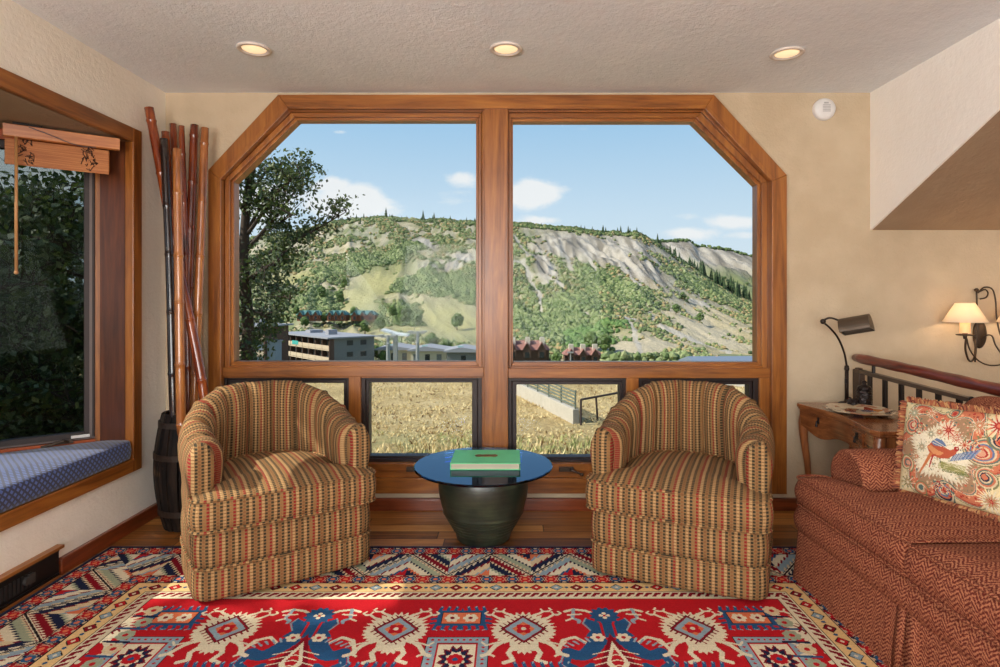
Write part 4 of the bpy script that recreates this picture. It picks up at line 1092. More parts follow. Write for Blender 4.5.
for sx_, sy_, dr2 in ((.285, .125, 1), (.085, .10, -1), (.20, .30, 1), (.165, .305, -1)):
    for k in range(110):
        t = k / 110; r_ = .027 * (1 - t); a = dr2 * 13 * t; CV.disc(sx_ + r_ * math.cos(a), sy_ + r_ * math.sin(a), .0026, (OR2, CRM, CRI, TEA)[k // 5 % 4])
def bloom(x, y, r_, c1, c2, c3, n=9):
    for j, (q, c_) in enumerate(((1, c1), (.78, c2), (.5, c3))):
        for k in range(n): a = 2 * PI * (k + .5 * j) / n; CV.line([(x, y), (x + q * r_ * math.cos(a), y + q * r_ * math.sin(a))], r_ * .20, c_, r_ * .05)
    CV.disc(x, y, r_ * .14, c1)
bloom(.195, .085, .036, (196, 96, 66), (222, 180, 150), CRI); bloom(.165, .098, .024, IVO, TNT, OR2); bloom(.225, .108, .024, OR2, CRI, IVO); bloom(.135, .110, .026, (232, 222, 190), TNT, SAGE); bloom(.255, .13, .022, CRI, IVO, OR2)
bloom(.335, .305, .050, (226, 206, 158), IVO, TNT, 13); bloom(.335, .305, .022, OR2, TNT, CRI); bloom(.345, .042, .050, (206, 120, 90), IVO, CRI, 12); bloom(.29, .05, .03, IVO, TNT, OR2); bloom(.105, .165, .026, IVO, SAGE, TNT); bloom(.085, .205, .020, IVO, TNT, OR2); bloom(.045, .310, .034, IVO, OLV, TNT); bloom(.05, .04, .034, IVO, TNT, SAGE); bloom(.25, .245, .026, IVO, TNT, SAGE); bloom(.12, .03, .024, TNT, IVO, OR2)
for k in range(20):
    x0 = .178 + .0045 * k; CV.line([(x0, .205 + .001 * k), (x0 + .010, .238)], .0032, (112, 118, 64)); CV.line([(x0, .205), (x0 - .006, .230)], .0026, (164, 158, 96))
for k in range(12): CV.line([(.215 + .006 * k, .195 - .002 * k), (.226 + .007 * k, .170 - .003 * k)], .004, (PBL, (130, 146, 170))[k % 2])
# long-tailed bird: slate wing, russet body
CV.poly([(.125, .160), (.14, .143), (.165, .140), (.19, .152), (.212, .158), (.228, .146), (.236, .150), (.230, .168), (.208, .188), (.178, .195), (.152, .190), (.134, .178)], (180, 84, 54))
CV.poly([(.125, .160), (.140, .152), (.165, .166), (.190, .172), (.175, .186), (.15, .182)], (206, 138, 88))
CV.poly([(.140, .140), (.158, .122), (.182, .128), (.198, .146), (.172, .152), (.150, .150)], (96, 116, 150)); CV.line([(.15, .132), (.186, .146)], .003, IVO); CV.line([(.146, .142), (.18, .150)], .0025, IVO)
CV.disc(.231, .149, .009, CRI); CV.line([(.238, .149), (.247, .152)], .003, DG); CV.disc(.233, .147, .0018, IVO)
CV.line([(.142, .186), (.122, .225), (.100, .262)], .013, (196, 112, 62), .006); CV.line([(.150, .19), (.138, .235)], .007, CRI, .004); CV.line([(.176, .194), (.180, .210)], .0025, DG)
CV.C *= (1 + RNG.normal(0, .05, CV.C.shape[:2] + (1,))).astype(np.float32); CV.C = np.clip(CV.C, 0, 1)
BL_ = Vector((1.535, 2.33, .482)); ux = Vector((.150, -.365, .010)).normalized(); uz = Vector((.062, .05, .33)).normalized(); un = ux.cross(uz).normalized()
pl_ = empty('throw_pillow', BL_ + ux * PWd / 2, 0, 'fringed throw pillow printed with a bird, flowers and paisley on the rust sofa', 'pillow')
off = ux * (-PWd / 2)
def pill(sgn):
    def f(x, y):
        u = x / PWd; v = 1 - y / PHt; s = np.clip(4 * u * (1 - u), 0, 1) ** .45 * np.clip(4 * v * (1 - v), 0, 1) ** .45
        pin = .020 * (4 * u * (1 - u)); pin2 = .020 * (4 * v * (1 - v)); b = .062 * s * sgn
        uu = (u - .5) * (1 - pin2) + .5; vv = (v - .5) * (1 - pin) + .5
        return [off[i] + ux[i] * uu * PWd + uz[i] * vv * PHt + un[i] * b for i in range(3)]
    return f
if un.y > 0: un = -un
textile('printed_front', CV, pill(1), mat('printed_tapestry', lambda g: g.attr('yarn'), .9, bump=lambda g: (g.noise(g.coord('Object'), 500, 2), .5, .002)), pl_)
CV2 = Canvas(0, 0, PWd, PHt, .012, (160, 80, 56)); textile('back_panel', CV2, pill(-1), YARN, pl_)
m = MB(); per = []
for k in range(430):
    t = k / 430 * 4; sd_ = int(t); t -= sd_
    u, v = [(t, 0), (1, t), (1 - t, 1), (0, 1 - t)][sd_]; per.append((u, v, [(0, -1), (1, 0), (0, 1), (-1, 0)][sd_]))
for u, v, d in per:
    pin = .020 * 4 * u * (1 - u); pin2 = .020 * 4 * v * (1 - v); uu = (u - .5) * (1 - pin2) + .5; vv = (v - .5) * (1 - pin) + .5
    base = off + ux * uu * PWd + uz * vv * PHt; out = (ux * d[0] + uz * d[1] * (0.6 if d[1] < 0 else 1))
    for q in range(6):
        dd_ = out + ux * rr.uniform(-.45, .45) + uz * rr.uniform(-.3, .3) + un * rr.uniform(-.8, .8); dd_.normalize(); ln = rr.uniform(.016, .030)
        if d[1] < 0: ln *= .8
        m.tube([base, base + dd_ * ln * .55, base + dd_ * ln + Vector((0, 0, -.003))], [.0028, .0034, .0018], 4, mi=rr.choice([0, 0, 0, 1, 1, 2]))
m.build('fringe', [mat('fringe_rust', rgb(158, 92, 62), .9), mat('fringe_gold', rgb(186, 140, 92), .9), mat('fringe_dark', rgb(104, 48, 38), .9)], pl_)
# ------------------------------------------------------------------ side table with drawer
TW = wood('antique_walnut', 1, rgb(128, 74, 40), rgb(160, 100, 56), rgb(86, 46, 24), .25, 1.2, .4)
TWX = wood('antique_walnut_z', 2, rgb(130, 76, 42), rgb(164, 102, 58), rgb(88, 48, 26), .3, 1.2, .4)
st = empty('side_table', (1.64, 2.64, 0), 0, 'antique walnut side table with serpentine drawer front in the corner behind the sofa arm', 'side table')
TL, TD = .74, .33                                          # length along y, depth along x
def serp(t): return .022 * math.cos(t * 2 * PI) * -1 + .012 * abs(math.sin(t * PI)) + .0
tp = [Vector((serp(k / 24), TL * (1 - k / 24))) for k in range(25)]
topo = [(.022, -.012)] + [(p.x - .012, p.y * 1.0) for p in reversed(tp)] + [(.022, TL + .0)] ; topo = [(p[0], p[1]) for p in topo]
poly = [(.0, -.015)] + [(serp(k / 24) + .004, TL * k / 24) for k in range(1, 24)] + [(.0, TL), (TD, TL), (TD, -.015)]
m = MB(); m.prism(poly, 2, .622, .642); m.prism([(p[0] + (.006 if p[0] < .1 else 0), min(max(p[1], -.009), TL - .006)) for p in poly], 2, .612, .622); m.build('table_top', TW, st, bevel=.004)
# scalloped apron front
m = MB(); n = 32; V = []
for k in range(n + 1):
    t = k / n; y = .03 + (TL - .06) * t; x = serp(t) + .022; zb = .500 + .022 * math.cos(t * 4 * PI) - .016 * math.exp(-((t - .5) / .09) ** 2)
    V += [(x, y, .612), (x, y, zb), (x + .018, y, zb), (x + .018, y, .612)]
fs = [(k * 4 + j, k * 4 + (j + 1) % 4, (k + 1) * 4 + (j + 1) % 4, (k + 1) * 4 + j) for k in range(n) for j in range(4)] + [(3, 2, 1, 0), tuple(n * 4 + j for j in range(4))]
m.add(V, fs); m.build('apron', TW, st, smooth=False)
m = MB(); V = []; n = 20                                   # drawer front standing a little proud
for k in range(n + 1):
    t = .14 + .72 * k / n; y = .03 + (TL - .06) * t; x = serp(t) + .016; V += [(x, y, .602), (x, y, .535), (x + .008, y, .535), (x + .008, y, .602)]
fs = [(k * 4 + j, k * 4 + (j + 1) % 4, (k + 1) * 4 + (j + 1) % 4, (k + 1) * 4 + j) for k in range(n) for j in range(4)] + [(3, 2, 1, 0), tuple(n * 4 + j for j in range(4))]
m.add(V, fs); dr_ = m.build('drawer', TW, st)
for t in (.24, .76):
    y = .03 + (TL - .06) * t; x = serp(t) + .014; m = MB()
    m.lathe([(.001, 0), (.014, 0), (.013, .003), (.001, .004)], 12, caps=False); m2 = MB()
    m2.box(x - .003, x, y - .009, y + .009, .558, .592); m2.tube([(x - .004, y, .575), (x - .012, y, .570), (x - .012, y, .553)], [.003, .003, .005], 8); m2.blob((x - .012, y, .549), .007, 1)
    m2.build('drop_pull', BLACKM, dr_, bevel=.002)
m = MB(); m.box(.03, TD - .01, .02, .04, .50, .612); m.box(.03, TD - .01, TL - .05, TL - .03, .50, .612); m.box(TD - .03, TD - .012, .03, TL - .04, .50, .612); m.build('side_panel', TWX, st, bevel=.002)
for x, y, sx_, sy_ in ((.035, TL - .035, -1, 1), (.035, .035, -1, -1), (TD - .035, TL - .035, 1, 1), (TD - .035, .035, 1, -1)):
    pts = spline([(x, y, .612), (x + sx_ * .012, y + sy_ * .008, .53), (x + sx_ * .010, y + sy_ * .005, .43), (x - sx_ * .006, y - sy_ * .003, .28), (x - sx_ * .010, y - sy_ * .004, .13), (x + sx_ * .002, y, .04), (x + sx_ * .016, y + sy_ * .004, .008)], 5)
    L = len(pts); rs = [interp(i / (L - 1), [(0, .026), (.15, .029), (.35, .021), (.65, .014), (.88, .012), (.95, .015), (1, .012)]) for i in range(L)]
    m = MB(); m.tube(pts, rs, 8); m.build('leg', TWX, st, smooth=True)
TT = .642
# desk lamp
LMP = mat('dark_bronze_lamp', rgb(48, 38, 32), .38, .5); LSH = mat('bronze_shade', rgb(82, 68, 54), .42, .45)
lx, ly = 1.892, 3.325
lp = empty('desk_lamp', (lx, ly, TT), 0, 'dark bronze gooseneck lamp with trough shade standing on the side table', 'lamp')
def LQ(px, py, d): p = P(px, py, d); return (p[0] - lx, p[1] - ly, p[2] - TT)
m = MB(); m.lathe([(.001, .001), (.043, .001), (.045, .006), (.035, .011), (.014, .016), (.010, .03), (.001, .03)], 28, caps=False); m.build('base', LMP, lp, smooth=True)
m = MB(); m.tube([(0, 0, .02), (0, 0, LQ(846, 368, ly)[2])], .0105, 10); m.lathe([(.001, .0), (.011, .0), (.014, .012), (.011, .03), (.001, .034)], 14, c=(0, 0, LQ(846, 371, ly)[2]), caps=False); m.build('stem', LMP, lp, smooth=True)
m = MB(); m.box(-.014, .0, -.012, .0, .115, .145); m.build('switch', BLACKM, lp, bevel=.003)
m = MB(); m.tube(spline([(0, 0, LQ(846, 366, ly)[2]), LQ(844, 352, 3.31), LQ(838, 338, 3.29), (LQ(830.5, 328.5, 3.27)), LQ(823.5, 322.5, 3.25)], 6), .0055, 10); m.build('neck', LMP, lp, smooth=True)
m = MB(); m.blob(LQ(823, 321.5, 3.25), .015, 2); m.tube(spline([LQ(823, 320.5, 3.25), LQ(829, 318, 3.24), LQ(835, 319, 3.23), LQ(842, 322, 3.22)], 6), .0055, 10); m.build('swivel_arm', LMP, lp, smooth=True)
a = Vector(LQ(841.5, 331, 3.22)); b = Vector(LQ(872, 326, 3.13)); ax = (b - a).normalized(); up = (Vector((-.12, .35, 1)) - ax * Vector((-.12, .35, 1)).dot(ax)).normalized(); sd_ = ax.cross(up)
def shf(u, v, R_=.070, t=0):
    th = PI * (-.08 + 1.16 * u); p = a.lerp(b, v) + (sd_ * math.cos(th) * -1 * 1.0 + up * math.sin(th) * .95) * (R_ - t) * (1 + .0 * v); return tuple(p)
m = MB(); m.grid(lambda u, v: shf(u, v), 20, 6); m.grid(lambda u, v: shf(u, v, t=.003), 20, 6)
for v in (0, 1):
    ring_ = [shf(k / 20, v) for k in range(21)]; m.add(ring_, [list(range(21))])
m.build('shade', LSH, lp, smooth=False)

# octagonal plate, lidded jar and little figurine
def plate_col(g):
    v = g.coord('Object'); x, y, z = g.sep(v); r = g.m('MAXIMUM', g.m('MAXIMUM', x.abs(), y.abs()), (x.abs() + y.abs()) * .707)
    n = g.voro(v, 22, out='Color'); nn, n2_, _ = g.sep(n)
    rim = g.ramp(nn, [(0, rgb(200, 180, 150)), (.45, rgb(186, 160, 128)), (.6, rgb(120, 100, 84)), (.8, rgb(170, 120, 90))], 'CONSTANT')
    cen = g.ramp(n2_, [(0, rgb(206, 190, 160)), (.4, rgb(190, 120, 60)), (.55, rgb(140, 60, 40)), (.7, rgb(110, 110, 130)), (.85, rgb(222, 200, 150))], 'CONSTANT')
    return g.mix(g.smooth(r, .112, .116), cen, rim)
PLM = mat('painted_plate', plate_col, .2, coat=.5)
pc = (1.80, 3.05)
pm = empty('octagonal_plate', (pc[0], pc[1], TT), 0, 'octagonal painted serving plate lying on the walnut side table', 'plate')
m = MB(); m.lathe([(.001, .004), (.085, .002), (.09, .004), (.118, .010), (.160, .020), (.163, .024), (.158, .025), (.116, .015), (.09, .010), (.001, .010)], 8, caps=False, sx=1.02, sy=1.08); o = m.build('dish', PLM, pm, rz=PI / 8)
IRN = mat('dark_cast_bronze', rgb(40, 30, 28), .35, .4, bump=lambda g: (g.voro(g.coord('Object'), 70), .8, .006))
jr = empty('lidded_jar', (1.925, 3.215, TT), 0, 'tall dark ornate lidded jar on the side table next to the lamp', 'jar')
prof = [(.001, .001), (.030, .001), (.034, .008)]
for k in range(6): z = .015 + .014 * k; prof += [(.036 + .003 * math.sin(k), z), (.041, z + .005), (.037, z + .010)]
prof += [(.034, .10), (.001, .10)]
m = MB(); m.lathe(prof, 20, caps=False); m.build('body', IRN, jr, smooth=True)
m = MB(); m.lathe([(.001, .099), (.036, .099), (.038, .104), (.030, .116), (.012, .124), (.009, .130), (.014, .137), (.008, .146), (.001, .148)], 20, caps=False); m.build('lid', IRN, jr, smooth=True)
fg = empty('figurine', (1.858, 3.205, TT), 0, 'small dark crouching animal figurine between the lamp stem and the lidded jar', 'figurine')
m = MB(); m.blob((0, 0, .026), .025, 2, .05); m.blob((-.022, -.012, .038), .017, 2, .05); m.blob((-.036, -.018, .033), .009, 1)
for q in ((-.015, -.02), (.016, -.018), (-.012, .016), (.018, .016)): m.tube([(q[0], q[1], .022), (q[0] * 1.2, q[1] * 1.2, .001)], [.010, .008], 8)
for q in (-.006, .012): m.blob((-.022 + q * .3, -.012 + q, .055), .006, 1)
m.build('body', IRN, fg, smooth=True)

# ------------------------------------------------------------------ stair railing
rl = empty('stair_railing', (1.99, 3.38, 0), 0, 'stair railing with reddish log handrail and dark iron balusters behind the sofa', 'railing')
def RLp(t, z): return (t * .055, -t * 1.0, z - t * .045)     # t metres towards the viewer
LOGM = wood('red_log', 1, rgb(104, 40, 28), rgb(132, 58, 40), rgb(56, 20, 16), .3, 2.2, .5)
m = MB(); pts = [RLp(t, .895 + .002 * math.sin(t * 5)) for t in np.linspace(-.03, 2.2, 40)]; m.tube(pts, [.020] + [.027 + .0015 * math.sin(i * 1.7) for i in range(38)] + [.022], 16); m.build('log_handrail', LOGM, rl, smooth=True)
IR = mat('railing_iron', rgb(38, 30, 28), .4, .4)
m = MB(); m.bar(RLp(-.02, .822), RLp(2.2, .822), .034, .020); m.bar(RLp(-.02, .10), RLp(2.2, .14), .034, .02); m.build('iron_rail', mat('rail_edge', rgb(92, 78, 66), .4, .4), rl, bevel=.002)
for k in range(17):
    t = .10 + .122 * k; m = MB(); a = RLp(t, .815); m.box(a[0] - .008, a[0] + .008, a[1] - .013, a[1] + .013, .10, a[2]); m.build('baluster', IR, rl, bevel=.002)
for t in (.13, 1.2, 2.1): m = MB(); a = RLp(t, .82); m.tube([a, (a[0], a[1], a[2] + .06)], .009, 8); m.build('standoff', IR, rl)
m = MB(); m.box(-.016, .018, -.035, .03, .0, .83); m.box(-.012, .012, -.025, .015, .0, .84); m.build('newel_post', mat('newel', rgb(64, 46, 36), .4), rl, bevel=.003)
m = MB(); a = RLp(.80, .80); m.blob((a[0] - .02, a[1], a[2] + .0), .024, 2, .15); m.blob((a[0] - .02, a[1], a[2] + .03), .012, 2, .1); m.blob((a[0] - .024, a[1] - .02, a[2] - .012), .015, 2, .2); m.build('cast_ornament', IRN, rl, smooth=True)

# ------------------------------------------------------------------ wall sconce
sx0, _, sz0 = P(979, 334, D)
sn = empty('wall_sconce', (sx0, D, sz0), 0, 'scrolled bronze wall sconce with a small white lit shade at the right edge', 'sconce')
def SQ(px, py, dy=.0): y = D - dy; p = P(px, py, y); return (p[0] - sx0, -dy, p[2] - sz0)
m = MB()
V = [];
m.lathe([(.001, .001), (.038, .001), (.042, .005), (.036, .013), (.020, .020), (.001, .022)], 28, caps=False, sy=2.0); o = m.build('back_plate', BRONZE, sn, smooth=True); o.rotation_euler = (PI / 2, 0, 0)
m = MB()
m.tube(spline([SQ(975, 362, .03), SQ(976.5, 340, .035), SQ(977, 312, .035), SQ(976.5, 291, .035)], 6), .0045, 8); m.blob(SQ(976.5, 290, .035), .012, 1)
m.tube(spline([SQ(980, 299, .04), SQ(986, 297.5, .04), SQ(988, 293, .04), SQ(985, 289.5, .04), SQ(979, 292, .04)], 6), .004, 8)
m.tube(spline([SQ(978, 293, .04), SQ(984, 287.5, .045), SQ(992, 289, .05), SQ(995.5, 300, .055), SQ(997, 320, .06), SQ(1002, 338, .07), SQ(1012, 345, .08)], 6), .0042, 8)
m.tube(spline([SQ(966, 338, .14), SQ(965.5, 350, .12), SQ(969, 360.5, .10), SQ(973.5, 359.5, .07), SQ(975.5, 350, .05), SQ(975, 338, .03)], 6), .0055, 8)
m.tube(spline([SQ(966.5, 338, .14), SQ(970, 350, .13), SQ(979, 361, .12), SQ(992, 365.5, .12), SQ(1008, 362, .12), SQ(1018, 348, .13)], 6), .0042, 8)
m.tube(spline([SQ(981, 340, .03), SQ(986, 335.5, .05), SQ(992, 336, .06), SQ(995.5, 345, .07), SQ(1002, 355, .08)], 6), .0042, 8)
m.build('scroll_arms', BRONZE, sn, smooth=True)
SHD = mat('sconce_shade', rgb(236, 228, 216), .7); g = G(SHD.node_tree); pr = g.n['Principled BSDF']; t_ = g.n.new('ShaderNodeBsdfTranslucent'); t_.inputs[0].default_value = rgb(250, 238, 220); mx = g.n.new('ShaderNodeMixShader'); mx.inputs[0].default_value = .5
g.l.new(pr.outputs[0], mx.inputs[1]); g.l.new(t_.outputs[0], mx.inputs[2]); g.l.new(mx.outputs[0], g.n['Material Output'].inputs[0])
for q, (px, dy) in enumerate(((965, .14), (1020, .14))):
    x, y, z = SQ(px, 322, dy); k = (D - dy) / F
    m = MB(); m.lathe([(.0190 * 0 + 19 * k, -.001), (8.2 * k, 19 * k)], 36, c=(x, y, z), caps=False); m.lathe([(8.0 * k, 19 * k), (18.8 * k, -.001)], 36, c=(x, y, z), caps=False); m.build('lamp_shade', SHD, sn, smooth=True)
    m = MB(); m.lathe([(.001, -13 * k), (7 * k, -13.5 * k), (8 * k, -12.5 * k), (4 * k, -12 * k), (.001, -12 * k)], 24, c=(x, y, z), caps=False); m.tube([(x, y, z - 17 * k), (x, y, z - 11 * k)], [.008, .013], 10); m.build('drip_pan', BRONZE, sn, smooth=True)
    m = MB(); m.lathe([(4.6 * k, -11 * k), (4.2 * k, 3 * k), (.002, 3 * k)], 20, c=(x, y, z), caps=False); m.build('candle_sleeve', mat('candle_glow', rgb(240, 190, 140), .5, emit=rgb(255, 190, 130), estr=.4), sn, smooth=True)
    L = bpy.data.lights.new('sconce_bulb', 'POINT'); L.energy = .8; L.color = (1, .72, .45); L.shadow_soft_size = .02; o = bpy.data.objects.new('sconce_bulb', L); COL.objects.link(o); o.location = (sx0 + x, D + y, sz0 + z + .045)
# ================================================================== outdoors
GZ = -4.8
def pxa(x): return (x - 511) / F
def tz(x, y):                                              # height of the field and valley
    z = GZ + .10 * noise.noise(Vector((x * .12, y * .12, 0))) + .03 * noise.noise(Vector((x * .7, y * .7, 3)))
    s = sstep(y, 55, 105) if y > 55 else 0
    return lerp(z, -17.5 + .6 * noise.noise(Vector((x * .03, y * .03, 5))), s)
m = MB(); ys = [3.62 + (56 - 3.62) * (k / 110) ** 1.3 for k in range(111)] + [56 + (150) * k / 60 for k in range(1, 61)]
xsn = 90; V = []
for y in ys:
    hw = 14 + y * .95
    for i in range(xsn + 1):
        x = -hw + 2 * hw * i / xsn; V.append((x, y, tz(x, y)))
fs = [(j * (xsn + 1) + i, j * (xsn + 1) + i + 1, (j + 1) * (xsn + 1) + i + 1, (j + 1) * (xsn + 1) + i) for j in range(len(ys) - 1) for i in range(xsn)]
def field_col(g):
    v = g.coord('Object'); x, y, z = g.sep(v); n = g.noise(v, .35, 5, .65); n2 = g.noise(v, 4.5, 4, .7); n3 = g.noise(v, .12, 2)
    c = g.ramp(n * .5 + n2 * .5, [(.3, rgb(150, 126, 80)), (.48, rgb(196, 168, 112)), (.66, rgb(220, 198, 150))])
    gr = g.smooth(y, 31, 22) * g.smooth(n, .40, .56)
    c = g.mix(gr * .8, c, rgb(138, 140, 78))
    return g.mix(g.smooth(y, 58, 75), c, rgb(120, 124, 84))
m.add(V, fs); m.build('ground', mat('dry_field', field_col, .95, bump=lambda g: (g.noise(g.coord('Object'), 5, 5, .75), 1.0, .25)), smooth=True, kind='structure')
m = MB(); m.box(-30, XL - .2, -12, 3.62, GZ - .1, GZ); m.build('ground', MATS['dry_field'], kind='structure')
# dry grass tufts
m = MB(); gr_r = random.Random(11); Vt = []; Ft = []
for k in range(15000):
    y = 19 + (48 - 19) * gr_r.random() ** 1.5; x = gr_r.uniform(-.52, .48) * y; z = tz(x, y) - .02
    nz = noise.noise(Vector((x * .3, y * .3, 0)))
    if nz < -.15 and gr_r.random() < .7: continue
    mi = 1 if (y < 27 and nz > .08 and gr_r.random() < .5) else (2 if gr_r.random() < .12 else 0); hgt = gr_r.uniform(.10, .34) * (1.1 if y < 25 else .6)
    b = len(m.v)
    for q in range(3):
        a = gr_r.uniform(0, PI); dx, dy = math.cos(a) * .035, math.sin(a) * .035; lx_, ly_ = gr_r.uniform(-.18, .18), gr_r.uniform(-.18, .18)
        m.v += [(x - dx, y - dy, z), (x + dx, y + dy, z), (x + lx_, y + ly_, z + hgt)]; m.f.append([b + q * 3, b + q * 3 + 1, b + q * 3 + 2]); m.uv.append(None); m.mi.append(mi)
tag(m.build('dry_grass', [mat('straw', rgb(226, 204, 150), .9), mat('green_blades', rgb(170, 172, 108), .9), mat('brown_stalk', rgb(140, 108, 66), .9)]), 'dry golden grass growing over the sloping field outside', 'grass', kind='stuff')

# concrete retaining wall with rail fence, pipe barrier, road
CONC = mat('concrete', lambda g: g.mix(g.noise(g.coord('Object'), 3, 4), rgb(164, 156, 140), rgb(192, 184, 168)), .9)
wa = Vector((3.15, 28.6, 0)); wb = Vector((.30, 38.5, 0)); wd = (wb - wa).normalized(); wc = wa + wd * 16
rw = empty('retaining_wall', (wa.x, wa.y, GZ), 0, 'low pale concrete retaining wall in the field carrying a slatted rail fence', 'wall')
m = MB(); m.bar((0, 0, .30), tuple((wc - wa) + Vector((0, 0, .30))), .32, .86); m.build('wall_body', CONC, rw, bevel=.02)
fe = empty('rail_fence', (wa.x, wa.y, GZ + .73), 0, 'grey-green five-rail fence standing on the concrete retaining wall', 'fence')
FM = mat('weathered_rail', rgb(104, 112, 98), .8)
for k in range(9):
    p = wd * (k * 1.9 + .08); m = MB(); m.box(p.x - .04, p.x + .04, p.y - .04, p.y + .04, 0, .90); m.build('fence_post', FM, fe)
for k in range(5): m = MB(); m.bar((0, 0, .14 + .17 * k), tuple(wd * 15.8 + Vector((0, 0, .14 + .17 * k))), .04, .075); m.build('fence_rail', FM, fe)
gt = empty('pipe_barrier', (3.35, 28.3, GZ), 0, 'dark brown steel pipe barrier in the field beside the concrete wall', 'barrier'); PB = mat('rusty_pipe', rgb(62, 48, 42), .7)
m = MB(); m.tube([(0, 0, 0), (0, 0, 1.25)], .055, 8); m.tube([(2.2, 2.1, 0), (2.2, 2.1, 1.25)], .05, 8); m.tube([(.95, .95, 0), (.85, .85, 1.22)], .05, 8); m.tube([(4.4, 4.2, 0), (4.4, 4.2, 1.25)], .05, 8); m.build('post', PB, gt)
m = MB(); m.tube([(0, 0, 1.25), (2.2, 2.1, 1.25), (4.4, 4.2, 1.25)], .055, 8); m.build('top_pipe', PB, gt)
m = MB(); ROAD = mat('pale_gravel_road', rgb(196, 190, 180), .95)
V = []
for k in range(31):
    t = k / 30; x = lerp(1.5, 26, t); y = 45 - 9 * t + 1.5 * math.sin(t * 3)
    V += [(x, y, tz(x, y) + .16), (x - .3, y + 3.2, tz(x - .3, y + 3.2) + .16), (x - .3, y + 3.2, GZ - .5), (x, y, GZ - .5)]
m.add(V, [(4 * k + j, 4 * k + (j + 1) % 4, 4 * k + 4 + (j + 1) % 4, 4 * k + 4 + j) for k in range(30) for j in range(4)]); m.build('road', ROAD, kind='structure')

# ------------------------------------------------------------------ hillside
RIDGE = [(150, 250), (236, 240), (300, 230), (330, 223), (350, 219), (380, 217), (420, 219), (470, 221), (515, 223), (560, 227), (600, 231), (622, 233), (636, 231), (650, 239), (670, 252), (690, 266), (710, 279), (730, 291), (753, 303), (800, 326), (860, 345)]
BRIDGE = [(560, 262), (620, 240), (640, 239), (655, 241), (690, 241), (698, 246), (720, 249), (740, 253), (753, 255), (800, 268), (900, 290)]
D0, D1 = 172, 470
def hill_row(px, t):
    yr = interp(px, RIDGE); return 362 + (yr - 362) * t ** .95
def fb(p, s, o=4):
    v = 0; a = .5
    for _ in range(o): v += a * noise.noise(Vector((p[0] * s, p[1] * s, .7 * _))); s *= 2.1; a *= .5
    return v
def blobz(px, py, cx, cy, rx, ry, k=0.0):                  # soft ellipse, k shears it along the slope
    dx = (px - cx); dy = (py - cy) - k * dx; return math.exp(-((dx / rx) ** 2 + (dy / ry) ** 2))
def zones(px, py):
    rel = py - interp(px, RIDGE)
    rock = 0; mead = 0; green = 0
    for c in ((612, 252, 48, 17, .12), (570, 246, 30, 14, .1), (424, 244, 15, 6, 0), (450, 264, 26, 8, -.25), (545, 270, 14, 16, 1.2), (640, 268, 30, 12, .5)): rock = max(rock, blobz(px, py, *c))
    for c in ((372, 289, 32, 17, -.45), (290, 279, 30, 6, -.1), (448, 322, 34, 19, .1), (400, 330, 30, 5, 0), (690, 318, 40, 20, .5), (720, 335, 30, 12, .3), (640, 345, 50, 8, 0)): mead = max(mead, blobz(px, py, *c))
    for c in ((390, 258, 50, 8, -.35), (345, 268, 40, 9, -.3), (415, 282, 36, 9, -.5), (450, 290, 40, 13, .1), (560, 322, 60, 22, .1), (620, 290, 50, 14, .35), (590, 305, 40, 10, .1), (320, 300, 26, 10, 0), (405, 318, 20, 14, 0), (700, 285, 50, 7, .55)): green = max(green, blobz(px, py, *c))
    return rock, mead, green, rel
def hillpt(px, t, d0=D0, d1=D1, rowf=hill_row, amp=1.0):
    d = d0 + (d1 - d0) * t; a = pxa(px); x = a * d; row = rowf(px, t); z = EYE - (row - 300) * d / F
    env = math.sin(PI * min(1, t * 1.02)) ** .5 if t < .98 else .25
    gul = 1 - abs(noise.noise(Vector((x * .030 + d * .012, d * .006, 2.0)))) * 2; gul2 = 1 - abs(noise.noise(Vector((x * .085 + d * .03, d * .014, 5.0)))) * 2
    rk = zones(px, row)[0] if d1 == D1 else 1.0
    gul3 = 1 - abs(noise.noise(Vector((x * .21 + d * .02, d * .03, 7.0)))) * 2
    if d1 == D1: env *= 1 - .7 * zones(px, row)[1]
    z += env * amp * ((gul - .6) * 4.5 + (gul2 - .6) * (2.2 + 4.5 * rk) + (gul3 - .6) * (.7 + 2.4 * rk) + fb((x, d), .05) * 2.5)
    return x, d, z, row
HN, HM = 620, 190
PATHS = ((523, 262, 540, 300, 2.4), (540, 300, 545, 335, 2.0), (545, 268, 585, 318, 1.8), (585, 318, 660, 321, 1.2), (628, 322, 640, 348, 2.4), (660, 322, 730, 352, 2.4), (512, 264, 524, 263, 2.2), (560, 240, 572, 272, 2), (582, 238, 596, 276, 2), (604, 250, 640, 285, 2.2), (655, 262, 700, 292, 1.6), (648, 306, 662, 330, 1.4), (690, 300, 745, 322, 1.4), (516, 240, 528, 258, 2))
def pathd(px, row, n2):
    best = 99
    for (x0, y0, x1, y1, w_) in PATHS:
        L = (x1 - x0) ** 2 + (y1 - y0) ** 2; q = max(0, min(1, ((px - x0) * (x1 - x0) + (row - y0) * (y1 - y0)) / L)); best = min(best, (math.hypot(px - x0 - q * (x1 - x0), row - y0 - q * (y1 - y0)) + n2 * 3) / w_)
    return best
pxs = np.linspace(120, 880, HN + 1); ts = np.linspace(0, 1, HM + 1); V = []; Cc = []
def mixc(a, b, t): return tuple(a[i] + (b[i] - a[i]) * t for i in range(3))
cR, cR2, cT, cG, cM, cO = [lin(c)[:3] for c in ((180, 170, 156), (118, 110, 100), (190, 174, 144), (108, 118, 74), (166, 158, 104), (180, 142, 98))]
